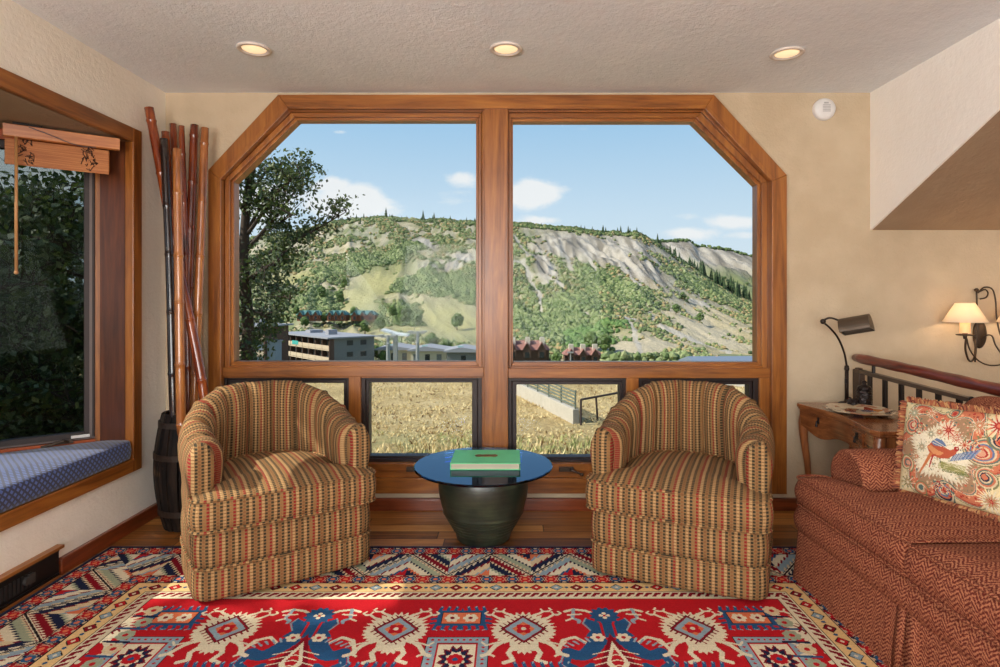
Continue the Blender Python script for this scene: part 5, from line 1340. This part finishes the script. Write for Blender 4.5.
for t in ts:
    for px in pxs:
        x, d, z, row = hillpt(px, t); V.append((x, d, z)); rock, mead, green, rel = zones(px, row)
        n = fb((x, d), .035, 4); n2 = fb((x + 50, d), .16, 3); st_ = noise.noise(Vector((x * .22, d * .02, 9)))
        c = mixc(cT, cG, min(1, max(0, .5 + n * 1.6 + n2 * 1.2))); c = mixc(c, cO, .35 * max(0, min(1, .2 + n2 * 3 + (px - 560) / 300)))
        if rel < 34: c = mixc(c, cR, .55 * (1 - rel / 60) * max(0, min(1, .5 + st_ * 2.5)))
        c = mixc(c, cG, .75 * green); c = mixc(c, cM if px < 500 else cT, min(1, mead * 1.25)); c = mixc(c, mixc(cR, cR2, max(0, min(1, .45 + st_ * 2.2 + n2))), min(1, rock * 1.7))
        if pathd(px, row, n2) < 1: c = mixc(c, cR, .85)
        Cc += [c[0], c[1], c[2], 1.0]
HILLM = mat('scrubby_hillside', lambda g: g.mix(g.smooth(g.noise(g.coord('Object'), .55, 4, .7), .42, .62) * .45, g.attr('soil'), g.mix(.5, g.attr('soil'), rgb(92, 96, 62))), .95, bump=lambda g: (g.noise(g.coord('Object'), .5, 5, .7), 1.0, 1.2))
def terrain(name, V, Cc, nu, nv, mt):
    fs = [(j * (nu + 1) + i, j * (nu + 1) + i + 1, (j + 1) * (nu + 1) + i + 1, (j + 1) * (nu + 1) + i) for j in range(nv) for i in range(nu)]
    m = MB(); m.v = V; m.f = fs; m.uv = [None] * len(fs); m.mi = [0] * len(fs); o = m.build(name, mt, smooth=True, kind='structure')
    at_ = o.data.attributes.new('soil', 'FLOAT_COLOR', 'POINT'); at_.data.foreach_set('color', Cc); return o
terrain('hillside', V, Cc, HN, HM, HILLM)
def back_row(px, t): return 330 + (interp(px, BRIDGE) - 330) * t ** .7
V = []; Cc = []; HN2, HM2 = 200, 80
for t in np.linspace(0, 1, HM2 + 1):
    for px in np.linspace(560, 900, HN2 + 1):
        x, d, z, row = hillpt(px, t, 480, 740, back_row, 1.3); V.append((x, d, z)); rel = row - interp(px, BRIDGE)
        st_ = noise.noise(Vector((x * .10, d * .01, 9))); c = mixc(cR, cR2, max(0, min(1, .4 + st_ * 2.0))); c = mixc(c, cG, sstep(rel, 14, 30) * .9); Cc += [c[0], c[1], c[2], 1.0]
terrain('far_ridge', V, Cc, HN2, HM2, HILLM)

# scrub covering the slopes
def bush_mat(name, a, b, c):
    def col(g):
        n = g.n.new('ShaderNodeNewGeometry'); r = S(g, n.outputs['Random Per Island'])
        return g.ramp(r, [(0, a), (.5, b), (1, c)])
    return mat(name, col, .9)
SCR = bush_mat('oak_scrub', rgb(92, 108, 62), rgb(118, 130, 80), rgb(148, 152, 106)); SC2 = bush_mat('dry_scrub', rgb(150, 142, 98), rgb(166, 140, 96), rgb(132, 134, 88)); SC3 = bush_mat('bright_aspen', rgb(90, 118, 60), rgb(84, 110, 56), rgb(106, 130, 70))
m = MB(); br = random.Random(5); iv, if_ = ICO[0]; cnt = 0
def put_bush(m, x, y, z, r, mi):
    b = len(m.v); s = br.uniform(.75, 1.15)
    for p in iv: k = r * br.uniform(.75, 1.2); m.v.append((x + p[0] * k, y + p[1] * k, z + p[2] * k * s))
    for f in if_: m.f.append([b + q for q in f]); m.uv.append(None); m.mi.append(mi)
for _ in range(125000):
    px = br.uniform(228, 765); t = br.random() ** .8; row = hill_row(px, t); rock, mead, green, rel = zones(px, row)
    if px < 262 and t < .2: continue
    d = D0 + (D1 - D0) * t; x_ = pxa(px) * d; n = fb((x_, d), .06, 3)
    dens = .20 + .95 * green + n * 1.5 - .75 * rock - (1.15 if px < 500 else .45) * mead - (.06 if rel < 26 else 0) - (.12 if px > 600 and t < .5 else 0)
    if rel < 3.5: dens += .5
    if pathd(px, row, fb((x_ + 50, d), .16, 3)) < 1.1: dens -= .75
    if br.random() > dens: continue
    x, y, z, _ = hillpt(px, t); r = br.uniform(.45, 1.4) * (1.15 if green > .5 else .85) * (.8 + .5 * t * 1.0); mi = 1 if br.random() < .24 - .4 * green + (.14 if px > 600 else 0) else (3 if br.random() < .22 else 0)
    if 566 < px < 632 and 325 < row < 352 and br.random() < .6: mi = 2; r *= 1.3
    put_bush(m, x, y, z + r * .35, r, mi); cnt += 1
    if cnt > 36000: break
for _ in range(1500):
    px = br.uniform(510, 705) if br.random() < .7 else br.uniform(330, 510); t = 1 - abs(br.gauss(0, .012)); t = min(t, 1); x, y, z, _ = hillpt(px, t); put_bush(m, x, y, z + .6, br.uniform(.6, 1.5), 3)
for _ in range(500):
    px = br.uniform(655, 770); t = 1 - abs(br.gauss(0, .01)) if br.random() < .45 else .15 + .35 * br.random() ** 2; x, y, z, _ = hillpt(px, t, 480, 740, back_row, 1.3); put_bush(m, x, y, z + 1, br.uniform(1, 2.6), 3)
for _ in range(260):
    px = br.uniform(603, 690); d = br.uniform(150, 175); r = br.uniform(.6, 1.5); put_bush(m, pxa(px) * d, d, EYE - (br.uniform(354, 366) - 300) * d / F, r, 0)
tag(m.build('scrub', [SCR, SC2, SC3, bush_mat('dark_scrub', rgb(66, 84, 46), rgb(84, 102, 56), rgb(98, 114, 66))]), 'green and tan scrub oak covering the hillside beyond the town', 'shrubs', kind='stuff')

# broad trees and firs on the slope and around the town
def crown_mesh(name, n=34, seed=1, tall=1.0):
    m = MB(); r_ = random.Random(seed); V = ICO[1][0]
    for k in range(n):
        th = r_.uniform(0, 2 * PI); ph = r_.uniform(-.7, 1.5); q = .62 * r_.random() ** .4; c = (q * math.cos(th) * math.cos(ph), q * math.sin(th) * math.cos(ph), 1.05 * tall + .72 * tall * math.sin(ph) * q / .62)
        b = len(m.v); rr_ = r_.uniform(.20, .36)
        for p in V: kk = rr_ * r_.uniform(.8, 1.25); m.v.append((c[0] + p[0] * kk, c[1] + p[1] * kk, c[2] + p[2] * kk))
        for f in ICO[1][1]: m.f.append([b + z for z in f]); m.uv.append(None); m.mi.append(0)
    return m
LEAFM = bush_mat('tree_leaves', rgb(52, 72, 34), rgb(78, 98, 44), rgb(100, 118, 56)); FIRM = bush_mat('fir_needles', rgb(38, 58, 36), rgb(52, 74, 42), rgb(64, 84, 48)); TRK = mat('bark', rgb(74, 58, 44), .9)
t0 = empty('tree', (0, 0, -50), 0); crown_mesh('c', 34, 2).build('crown', LEAFM, t0); m = MB(); m.tube([(0, 0, -.2), (0, 0, .7)], [.10, .07], 7); m.build('trunk', TRK, t0)
spots = [(404, 325, 235, 6.5, 'dark broad tree rising behind the lift towers on the lower slope'), (393, 322, 238, 4.8, None), (418, 328, 225, 4.6, None), (457, 331, 225, 6.0, 'lone rounded dark tree on the pale meadow above the low roofs'), (432, 345, 190, 5.4, None), (446, 350, 180, 4.6, None), (340, 300, 300, 6, None), (354, 318, 250, 5.6, None), (325, 323, 246, 4.6, None), (365, 330, 226, 5, None), (380, 330, 220, 5.2, None), (305, 330, 222, 4.2, None), (322, 300, 305, 6.4, None), (556, 362, 165, 3.6, 'small green tree between the two red-roofed condo blocks'), (590, 346, 205, 7.0, 'bright green tree clump at the foot of the right-hand slope'), (604, 347, 200, 5.8, None), (383, 362, 150, 4.0, None), (376, 356, 160, 4.0, None), (465, 352, 172, 3.5, None), (296, 316, 262, 3.6, None), (676, 316, 285, 4.8, None), (683, 300, 320, 4.4, None), (700, 322, 268, 4.6, None), (345, 290, 325, 6, None), (283, 300, 300, 5, None)]
hm_ = {}
first = True
def surf(px, row):                                         # hillside point seen at that spot
    yr = interp(px, RIDGE); t = max(0, (362 - row) / (362 - yr)) ** (1 / .95); return hillpt(px, t)
for px, row, d, r, lab in spots:
    o = t0 if first else copy_tree(t0); first = False
    if row < 340: x, y, z, _ = surf(px, row)
    else: x = pxa(px) * d; y = d; z = EYE - (row - 300) * d / F - r * .4
    o.location = (x, y, z); o.scale = (r * .55, r * .55, r * .55); o.rotation_euler.z = br.uniform(0, 6)
    tag(o, lab or 'one of the rounded green trees scattered over the town and lower slope', 'tree', 'broad trees on the lower slope')
    if lab: o['label'] = lab
f0 = empty('fir_tree', (0, 0, -60), 0); m = MB(); fr_ = random.Random(4)
for k in range(9):
    z = .12 + k * .098; r = .24 * (1 - k / 9.5); n = 11; b = len(m.v)
    for q in range(n): rr_ = r * (1 if q % 2 else .72) * fr_.uniform(.85, 1.1); m.v.append((rr_ * math.cos(2 * PI * q / n), rr_ * math.sin(2 * PI * q / n), z - .02))
    m.v.append((0, 0, z + .17)); 
    for q in range(n): m.f.append([b + q, b + (q + 1) % n, b + n]); m.uv.append(None); m.mi.append(0)
m.build('foliage', FIRM, f0); m = MB(); m.tube([(0, 0, -.03), (0, 0, .9)], [.02, .004], 6); m.build('trunk', TRK, f0)
first = True
fspots = []
for k in range(34): px = br.uniform(700, 752); fspots.append((px, interp(px, RIDGE) - br.uniform(-3, 3) * .5 + 1, br.uniform(9, 13)))
for k in range(12): px = br.uniform(655, 700); fspots.append((px, interp(px, RIDGE) + 1, br.uniform(6, 9)))
for k in range(46): px = br.uniform(330, 700); fspots.append((px, interp(px, RIDGE) + 1.2, br.uniform(3, 5.5) + (2 if 600 < px < 640 else 0)))
fspots += [(386, 218, 8.5), (423, 220, 9), (434, 220, 6.5)]
for px, row, h in fspots:
    o = f0 if first else copy_tree(f0); first = False; x, y, z, _ = surf(px, row); o.location = (x, y, z - .3); o.scale = (h, h, h); o.rotation_euler.z = br.uniform(0, 6)
    tag(o, 'small dark conifer standing along the ridge line of the hill', 'conifer', 'conifers along the hill crest')

# ------------------------------------------------------------------ town
WG = mat('grey_stucco', rgb(120, 122, 118), .9); WG2 = mat('pale_grey_wall', rgb(142, 150, 156), .9); WC = mat('cream_wall', rgb(206, 194, 166), .9); RFG = mat('grey_flat_roof', rgb(150, 150, 154), .8); DKG = mat('dark_glazing', rgb(34, 42, 46), .2); BAL = mat('balcony_timber', rgb(196, 176, 148), .8); BRN = mat('brown_timber', rgb(92, 66, 50), .8); TEAL = mat('teal_roof', rgb(88, 128, 120), .6); ORW = mat('orange_timber', rgb(128, 78, 52), .8); RRF = mat('red_shingles', rgb(150, 106, 94), .85); CHM = mat('chimney_stucco', rgb(214, 200, 178), .9); BLR = mat('blue_metal_roof', rgb(120, 130, 144), .5); TUR = mat('turquoise_panel', rgb(60, 160, 150), .6)
def apartment(name, org, ang, Lx, Ly, hgt, floors, label, wall, end_windows=True, roof=RFG, bays=6):
    b = empty(name, org, ang, label, 'building'); fh = hgt / floors
    m = MB(); m.box(0, Lx, 1.2, Ly, 0, hgt); m.build('wall', wall, b)
    m = MB(); m.box(-.8, Lx + .8, -.7, Ly + .8, hgt, hgt + .35); m.box(Lx * .2, Lx * .3, Ly * .4, Ly * .7, hgt + .35, hgt + 1.1); m.box(Lx * .6, Lx * .66, Ly * .4, Ly * .6, hgt + .35, hgt + 1.6); m.build('roof', roof, b)
    for k in range(floors):
        m = MB(); m.box(0, Lx, 0, 1.3, k * fh - .12, k * fh + .12); m.box(.1, Lx - .1, 0, .08, k * fh + .2, k * fh + 1.15); m.build('balcony', BAL, b)
        for i in range(bays):
            w = Lx / bays; m = MB(); m.box(i * w + .25 * w, i * w + .8 * w, 1.14, 1.2, k * fh + .3, k * fh + fh - .5); m.build('window', DKG, b)
    m = MB()
    for i in range(bays + 1): x = Lx * i / bays; m.box(x - .15, x + .15, 0, 1.25, 0, hgt)
    m.build('party_wall', BRN, b)
    if end_windows:
        for k in range(floors):
            for y in (Ly * .45, Ly * .75): m = MB(); m.box(Lx, Lx + .05, y - .8, y + .8, k * fh + 1.0, k * fh + 2.2); m.build('window', DKG, b)
    return b
org = Vector((-43.2, 140, -22)) - Vector((.67, -.74, 0)).normalized() * 31
lo_ = apartment('apartment_building', org, math.atan2(-.74, .67), 31, 12, 14, 5, 'long grey apartment block with balconies left of centre in the valley', WG, bays=8)
m = MB(); m.box(9, 13, -.06, .0, 11.6, 12.6); m.build('awning', TUR, lo_)
apartment('apartment_building', (-62, 128, -20), math.radians(-12), 9.5, 9, 15.5, 5, 'tall brown balconied tower half hidden behind the near tree at left', BRN, False, bays=3)
b = empty('apartment_building', (-55.2, 127, -20), math.radians(-4), 'plain pale grey building end between the tree trunk and the long apartment block', 'building'); m = MB(); m.box(0, 4.6, 0, 3, 0, 12.2); m.build('wall', WG2, b); m = MB(); m.box(-.2, 4.8, -.2, 3.2, 12.2, 12.5); m.build('roof', RFG, b)
def lodge(px0, px1, rt, re, d, label, roofm, wallm, zbase, ang=0.0, group=None, gables=2, chim=0, name='lodge', cat='house'):
    x0 = pxa(px0) * d; x1 = pxa(px1) * d; W = x1 - x0; zr = EYE - (rt - 300) * d / F; ze = EYE - (re - 300) * d / F
    b = empty(name, (x0, d, zbase), ang, label, cat, group); dp = max(6, W * .5); zr -= zbase; ze -= zbase
    m = MB(); m.box(0, W, 0, dp, 0, ze); m.build('wall', wallm, b)
    m = MB(); ov = .5; V = [(-ov, -ov, ze), (W + ov, -ov, ze), (W + ov, dp + ov, ze), (-ov, dp + ov, ze), (W * .12, dp / 2, zr), (W * .88, dp / 2, zr)]
    m.add(V, [(0, 1, 5, 4), (1, 2, 5), (2, 3, 4, 5), (3, 0, 4), (3, 2, 1, 0)]); m.build('roof', roofm, b)
    for k in range(gables):
        xc = W * (k + .5) / gables; w = W / gables * .26; m = MB(); m.prism([(xc - w, ze - 1.8), (xc + w, ze - 1.8), (xc + w, ze), (xc, ze + (zr - ze) * .8), (xc - w, ze)], 1, -.9, dp * .4); m.build('gable', wallm, b)
        m = MB(); m.prism([(xc - w - .3, ze - .1), (xc - w - .3, ze + .15), (xc, ze + (zr - ze) * .8 + .3), (xc + w + .3, ze + .15), (xc + w + .3, ze - .1), (xc, ze + (zr - ze) * .8 + .05)], 1, -1.2, dp * .42); m.build('gable_roof', roofm, b)
        m = MB(); m.box(xc - w * .6, xc + w * .6, -.96, -.88, max(.6, ze - 2.2), ze - .5); m.build('window', DKG, b)
    for k in range(chim):
        xc = W * (k + .55) / max(1, chim); m = MB(); m.box(xc - .7, xc + .7, dp * .2, dp * .2 + 1.4, ze - 2, zr + 1.0); m.build('chimney', CHM, b)
    return b
for a_, b_, lab in ((297, 320, 'leftmost teal-roofed timber lodge on the hillside above the apartments'), (327, 346, 'middle teal-roofed timber lodge on the hillside'), (351, 375, 'rightmost teal-roofed orange timber lodge on the hillside')):
    lodge(a_, b_, 310.5, 315, 248, lab, TEAL, ORW, -7.6, 0, 'teal-roofed lodges', 3)
lodge(505, 549, 341, 350, 168, 'larger red-roofed condo block with cream chimneys just right of the mullion', RRF, BRN, -20, 0, 'red-roofed condos', 3, 3, 'condo_block', 'building')
lodge(565, 601, 348, 355, 172, 'smaller red-roofed condo block further right with cream chimneys', RRF, BRN, -20, 0, 'red-roofed condos', 3, 3, 'condo_block', 'building')
b = empty('long_hall', (pxa(700) * 118, 118, -18), .05, 'long low building with a blue-grey metal roof at far right', 'building')
m = MB(); m.box(0, 26, 0, 10, 0, 6.0); m.build('wall', WC, b); m = MB(); m.prism([(-.6, 6.0), (-.6, 6.2), (5, 7.5), (10.6, 6.2), (10.6, 6.0)], 0, -.8, 27); m.build('roof', BLR, b)
def flatb(px0, px1, rt, d, label, wallm, gr='low buildings below the lift towers', zb=-21):
    x0 = pxa(px0) * d; x1 = pxa(px1) * d; zr = EYE - (rt - 300) * d / F - zb; b = empty('low_building', (x0, d, zb), 0, label, 'building', gr); W = x1 - x0
    m = MB(); m.box(0, W, 0, 9, 0, zr - .5); m.build('wall', wallm, b)
    m = MB(); m.prism([(-.8, zr - .5), (-.8, zr - .2), (W * .4, zr + .7), (W + .8, zr - .2), (W + .8, zr - .5)], 1, -.8, 9.8); m.build('roof', RFG, b)
    for k in range(3): m = MB(); m.box(W * (k + .2) / 3, W * (k + .62) / 3, -.05, .02, zr - 3.4, zr - 1.3); m.build('window', DKG if k % 2 else WG, b)
    m = MB(); m.box(W * .3, W * .45, 1, 1.6, zr + .2, zr + .75); m.build('skylight', TUR, b)
    return b
flatb(378, 411, 348, 150, 'low cream building with flat grey roof under the left lift tower', WC); flatb(411, 446, 349, 146, 'low cream building with shallow grey roof under the right lift tower', WC); flatb(447, 482, 350, 138, 'low grey building with shallow roof beside the window mullion', WG)
for px, rt, lab, hw in ((388, 335, 'left one of two grey ski lift towers with white terminal roof', 1.0), (417.5, 331, 'right one of two grey ski lift towers with crossarm', 1.0)):
    d = 112; x = pxa(px) * d; zt = EYE - (rt - 300) * d / F; b = empty('lift_tower', (x, d, -18.5), 0, lab, 'lift tower', 'ski lift towers'); h = zt + 18.5; LT_ = mat('tower_steel', rgb(158, 160, 158), .5, .3)
    m = MB(); m.tube([(0, 0, 0), (0, 0, h)], [.42, .3], 10); m.build('mast', LT_, b)
    m = MB(); m.box(-1.4, 1.4, -.2, .2, h - .5, h - .1); m.box(-1.7, -1.0, -.9, .9, h - .25, h + .05); m.box(1.0, 1.7, -.9, .9, h - .25, h + .05); m.tube([(-.6, 0, h), (-.6, 0, h + .8)], .08, 6); m.tube([(.6, 0, h), (.6, 0, h + .8)], .08, 6); m.build('crossarm', LT_, b)
d = 118; b = empty('lift_terminal', (pxa(394) * d, d, -18.5), 0, 'white canopy roof of the ski lift terminal behind the left tower', 'lift terminal'); h = EYE - (335 - 300) * d / F + 18.5
m = MB(); m.prism([(-2.9, h + .9), (-2.4, h + 1.2), (.5, h + .3), (2.7, h + .1), (2.7, h - .3), (.3, h - .15)], 1, 0, 3); m.build('canopy', mat('white_canopy', rgb(215, 218, 218), .6), b); m = MB(); m.box(-.4, .4, 1, 2, 0, h); m.build('pylon', mat('tower_steel', rgb(158, 160, 158), .5, .3), b)
d = 60; px = 570.5; b = empty('lamp_post', (pxa(px) * d, d, tz(pxa(px) * d, d)), 0, 'slim grey street lamp in front of the red-roofed condos', 'street lamp'); h = EYE - (352.5 - 300) * d / F - tz(pxa(px) * d, d); m = MB(); m.tube([(0, 0, 0), (0, 0, h)], .06, 8); m.build('pole', LT_, b); m = MB(); m.box(-.3, .3, -.1, .1, h - .06, h + .08); m.build('lamp_head', LT_, b)

# ------------------------------------------------------------------ near trees with real leaves
def leafy(m, pts, n, spread, size, r_):
    for _ in range(n):
        p = Vector(r_.choice(pts)) + Vector((r_.gauss(0, spread), r_.gauss(0, spread), r_.gauss(0, spread * .8)))
        a = Vector((r_.uniform(-1, 1), r_.uniform(-1, 1), r_.uniform(-1, 1))).normalized(); b = a.cross(Vector((r_.uniform(-1, 1), r_.uniform(-1, 1), r_.uniform(-1, 1)))).normalized(); s = size * r_.uniform(.6, 1.3)
        k = len(m.v); m.v += [tuple(p - a * s), tuple(p + b * s * .55), tuple(p + a * s), tuple(p - b * s * .55)]; m.f.append([k, k + 1, k + 2, k + 3]); m.uv.append(None); m.mi.append(0 if r_.random() < .8 else 1)
NL = [leaf_mat('near_leaves', bush_mat('near_leaves_c', rgb(58, 74, 34), rgb(78, 96, 42), rgb(96, 112, 52)) and (lambda g: g.ramp(S(g, g.n.new('ShaderNodeNewGeometry').outputs['Random Per Island']), [(0, rgb(52, 68, 30)), (.6, rgb(72, 88, 40)), (1, rgb(104, 116, 60))]))), mat('leaf_backs', rgb(120, 130, 92), .7)]
def branchtree(name, base, limbs, label, leafn, size=.055, spread=.20, trunk_r=.14, cat='tree', group=None, seed=1, wob=.12):
    t = empty(name, base, 0, label, cat, group); base = Vector(base); r_ = random.Random(seed); m = MB(); tips = []
    for pts, r0 in limbs:
        q = spline([Vector(p) - base for p in pts], 6); L = len(q); m.tube(q, [r0 * (1 - .8 * i / (L - 1)) for i in range(L)], 7)
        if r0 < trunk_r * .8:
            for k in range(L // 3, L):
                for z in range(3):
                    dr_ = Vector((r_.uniform(-1, 1), r_.uniform(-1, 1), r_.uniform(-.5, 1))).normalized() * r_.uniform(.15, .5) * (spread / .2); e_ = q[k] + dr_; m.tube([q[k], q[k] + dr_ * .5 + Vector((0, 0, .02)), e_], [.012, .008, .004], 4, caps=False); tips += [e_, q[k] + dr_ * .6, e_]
    m.build('trunk', TRK, t, smooth=True); m = MB(); leafy(m, tips, leafn, spread * .62, size, r_); m.build('foliage', NL, t); return t
d = 12.5
def TP(px, py, dd=0): return P(px, py, d + dd)
limbs = [([(TP(247, 300)[0], d, GZ), TP(246, 420), TP(248, 330), TP(244, 250), TP(250, 180), TP(262, 130), TP(275, 90)], .17)]
for a_, b_, c_ in (((247, 250), (285, 205), (312, 165)), ((248, 262), (300, 238), (346, 212)), ((247, 235), (280, 190), (300, 176)), ((246, 280), (275, 262), (300, 238)), ((248, 300), (268, 285), (290, 300)), ((246, 270), (215, 225), (180, 200)), ((246, 220), (250, 180), (240, 150)), ((247, 310), (262, 315), (272, 322)), ((246, 300), (225, 290), (205, 300)), ((248, 230), (262, 205), (275, 200)), ((247, 330), (255, 340), (250, 352)), ((248, 245), (272, 228), (292, 215)), ((247, 200), (268, 170), (285, 175)), ((246, 215), (220, 170), (190, 140)), ((248, 285), (262, 268), (276, 262))):
    limbs.append(([TP(*a_), TP(*b_, random.uniform(-.8, .8)), TP(*c_, random.uniform(-1.2, 1.2))], .045))
branchtree('aspen_tree', (TP(247, 300)[0], d, GZ), limbs, 'near leafy tree with dark trunk at the left edge of the big window', 8500, .050, .20, seed=4)
# trees outside the bay window
for k, (x, y, h, lab) in enumerate(((-8.6, 9.4, 7.5, 'dense dark tree close outside the bay window, nearest the blind wand'), (-8.2, 11.4, 8.5, 'dense dark tree outside the bay window nearest the room corner'), (-10.8, 8.6, 8.5, 'dark tree further back at the far left of the bay window view'), (-10.6, 12.4, 8, 'dark tree furthest away through the bay window'))):
    lb = [([(x, y, GZ), (x + .1, y, GZ + h * .4), (x - .1, y + .1, GZ + h * .98)], .16)]; r_ = random.Random(20 + k)
    for q in range(30): z = GZ + h * r_.uniform(.28, .98); a = r_.uniform(0, 2 * PI); R_ = r_.uniform(1.0, 1.9); lb.append(([(x, y, z), (x + R_ * .5 * math.cos(a), y + R_ * .5 * math.sin(a), z + .3), (x + R_ * math.cos(a), y + R_ * math.sin(a), z + r_.uniform(-.1, .5))], .04))
    branchtree('leafy_tree', (x, y, GZ), lb, lab, 9500, .075, .34, seed=30 + k, group='dark trees outside the bay window')
x, y, h = -6.6, -.60, 11.0; lb = [([(x, y, GZ), (x + .1, y, GZ + h * .4), (x - .1, y + .1, GZ + h * .9)], .16)]; r_ = random.Random(60)  # unseen tree, added to keep sun off the nearer part of the rug
for q in range(30): z = r_.uniform(3.6, 6.3); a = r_.uniform(0, 2 * PI); R_ = r_.uniform(.6, 1.15); lb.append(([(x, y, z), (x + R_ * .5 * math.cos(a), y + R_ * .5 * math.sin(a), z + .2), (x + R_ * math.cos(a), y + R_ * math.sin(a), z + r_.uniform(-.1, .3))], .04))
branchtree('leafy_tree', (x, y, GZ), lb, 'unseen dark tree added outside the near end of the bay to block the sun', 9000, .10, .26, seed=61, group='dark trees outside the bay window')
m = MB(); r_ = random.Random(77)                           # tall hedge of undergrowth behind them
pts = [(r_.uniform(-16, -11.5), r_.uniform(6, 20), r_.uniform(GZ, 3.6)) for _ in range(900)]
leafy(m, pts, 26000, .45, .13, r_); tag(m.build('undergrowth', NL), 'dark wall of undergrowth and branches filling the view outside the bay window', 'undergrowth', kind='stuff')

# ================================================================== light
sun = bpy.data.lights.new('sun', 'SUN'); sun.energy = 6.5; sun.angle = .009; sun.color = (1, .95, .86); so = bpy.data.objects.new('sun', sun); COL.objects.link(so)
sd = Vector((-.74, -.20, .67)).normalized(); so.rotation_euler = (-sd).to_track_quat('-Z', 'Y').to_euler()
for i, (a, b) in enumerate(fill_openings):                          # added fill lights set in the openings behind the camera
    L = bpy.data.lights.new('fill_light', 'AREA'); L.shape = 'RECTANGLE'; L.size = b - a; L.size_y = 1.7; L.energy = (108, 46, 14)[i]; L.color = (1, .97, .94)
    o = bpy.data.objects.new('fill_light', L); COL.objects.link(o); o.location = ((a + b) / 2, YB - .02, 1.35); o.rotation_euler = (PI / 2 + .42, 0, 0)
L = bpy.data.lights.new('fill_light', 'AREA'); L.shape = 'RECTANGLE'; L.size = 1.7; L.size_y = 1.7; L.energy = 108; L.color = (1, .98, .96)  # added side fill light in the unseen left-wall opening
o = bpy.data.objects.new('fill_light', L); COL.objects.link(o); o.location = (XL - .05, -1.05, 1.35); o.rotation_euler = (PI / 2 + .62, 0, -PI / 2)
W = bpy.data.worlds.new('sky'); sc.world = W; W.use_nodes = True; g = G(W.node_tree); bg = g.n['Background']
v = g.coord('Generated'); x, y, z = g.sep(v); yy = y.max(.02); a = x / yy; e_ = z / yy
up = g.clamp(z)
sky = g.ramp(up, [(0, rgb(226, 238, 247)), (.12, rgb(206, 228, 246)), (.28, rgb(166, 206, 240)), (.6, rgb(100, 156, 216)), (1, rgb(66, 120, 190))])
n = g.noise(g.comb(a * 7.0, e_ * 12.0, 1.0), 1.6, 7, .62, .3)
cl = None
for cx_, cy_, rx_, ry_, k_ in ((352, 203, 58, 20, 1.1), (330, 185, 26, 10, .9), (372, 210, 24, 6, 1.0), (265, 205, 40, 30, .9), (462, 178, 22, 10, .85), (455, 200, 40, 12, .5), (535, 194, 30, 15, 1.15), (560, 190, 18, 8, .6), (735, 222, 34, 9, .9), (690, 234, 44, 9, .75), (740, 236, 26, 6, .7), (540, 220, 30, 6, .8), (583, 129, 12, 3, .6), (340, 132, 12, 3, .6), (680, 216, 30, 6, .45), (900, 150, 120, 40, .9), (60, 160, 120, 40, .9)):
    q = ((a - pxa(cx_)) / (rx_ / F)); w = ((e_ - (300 - cy_) / F) / (ry_ / F)); d2 = q * q + w * w; b_ = (d2 * -.9).exp() * k_
    cl = b_ if cl is None else cl.max(b_)
far = g.smooth(g.noise(v, 2.2, 6, .6), .52, .7) * (y < .1) * .8
cov = g.clamp(g.smooth(cl + (n - .5) * 1.25, .34, .80) * g.clamp(y * 50.0) + far)
c = g.mix(cov * .92, sky, rgb(246, 247, 250)); ground = g.smooth(z, .0, -.03); c = g.mix(ground, c, rgb(120, 116, 96))
g.put(bg.inputs[0], c); bg.inputs[1].default_value = 1.0
sc.view_settings.view_transform = 'Standard'; sc.view_settings.look = 'None'; sc.view_settings.exposure = 0; sc.view_settings.gamma = 1; sc.view_settings.use_curve_mapping = False
sc.cycles.max_bounces = 10; sc.cycles.transparent_max_bounces = 16; sc.cycles.diffuse_bounces = 5; sc.cycles.use_denoising = True; sc.cycles.sample_clamp_indirect = 6.0; sc.cycles.caustics_refractive = False; sc.cycles.caustics_reflective = False
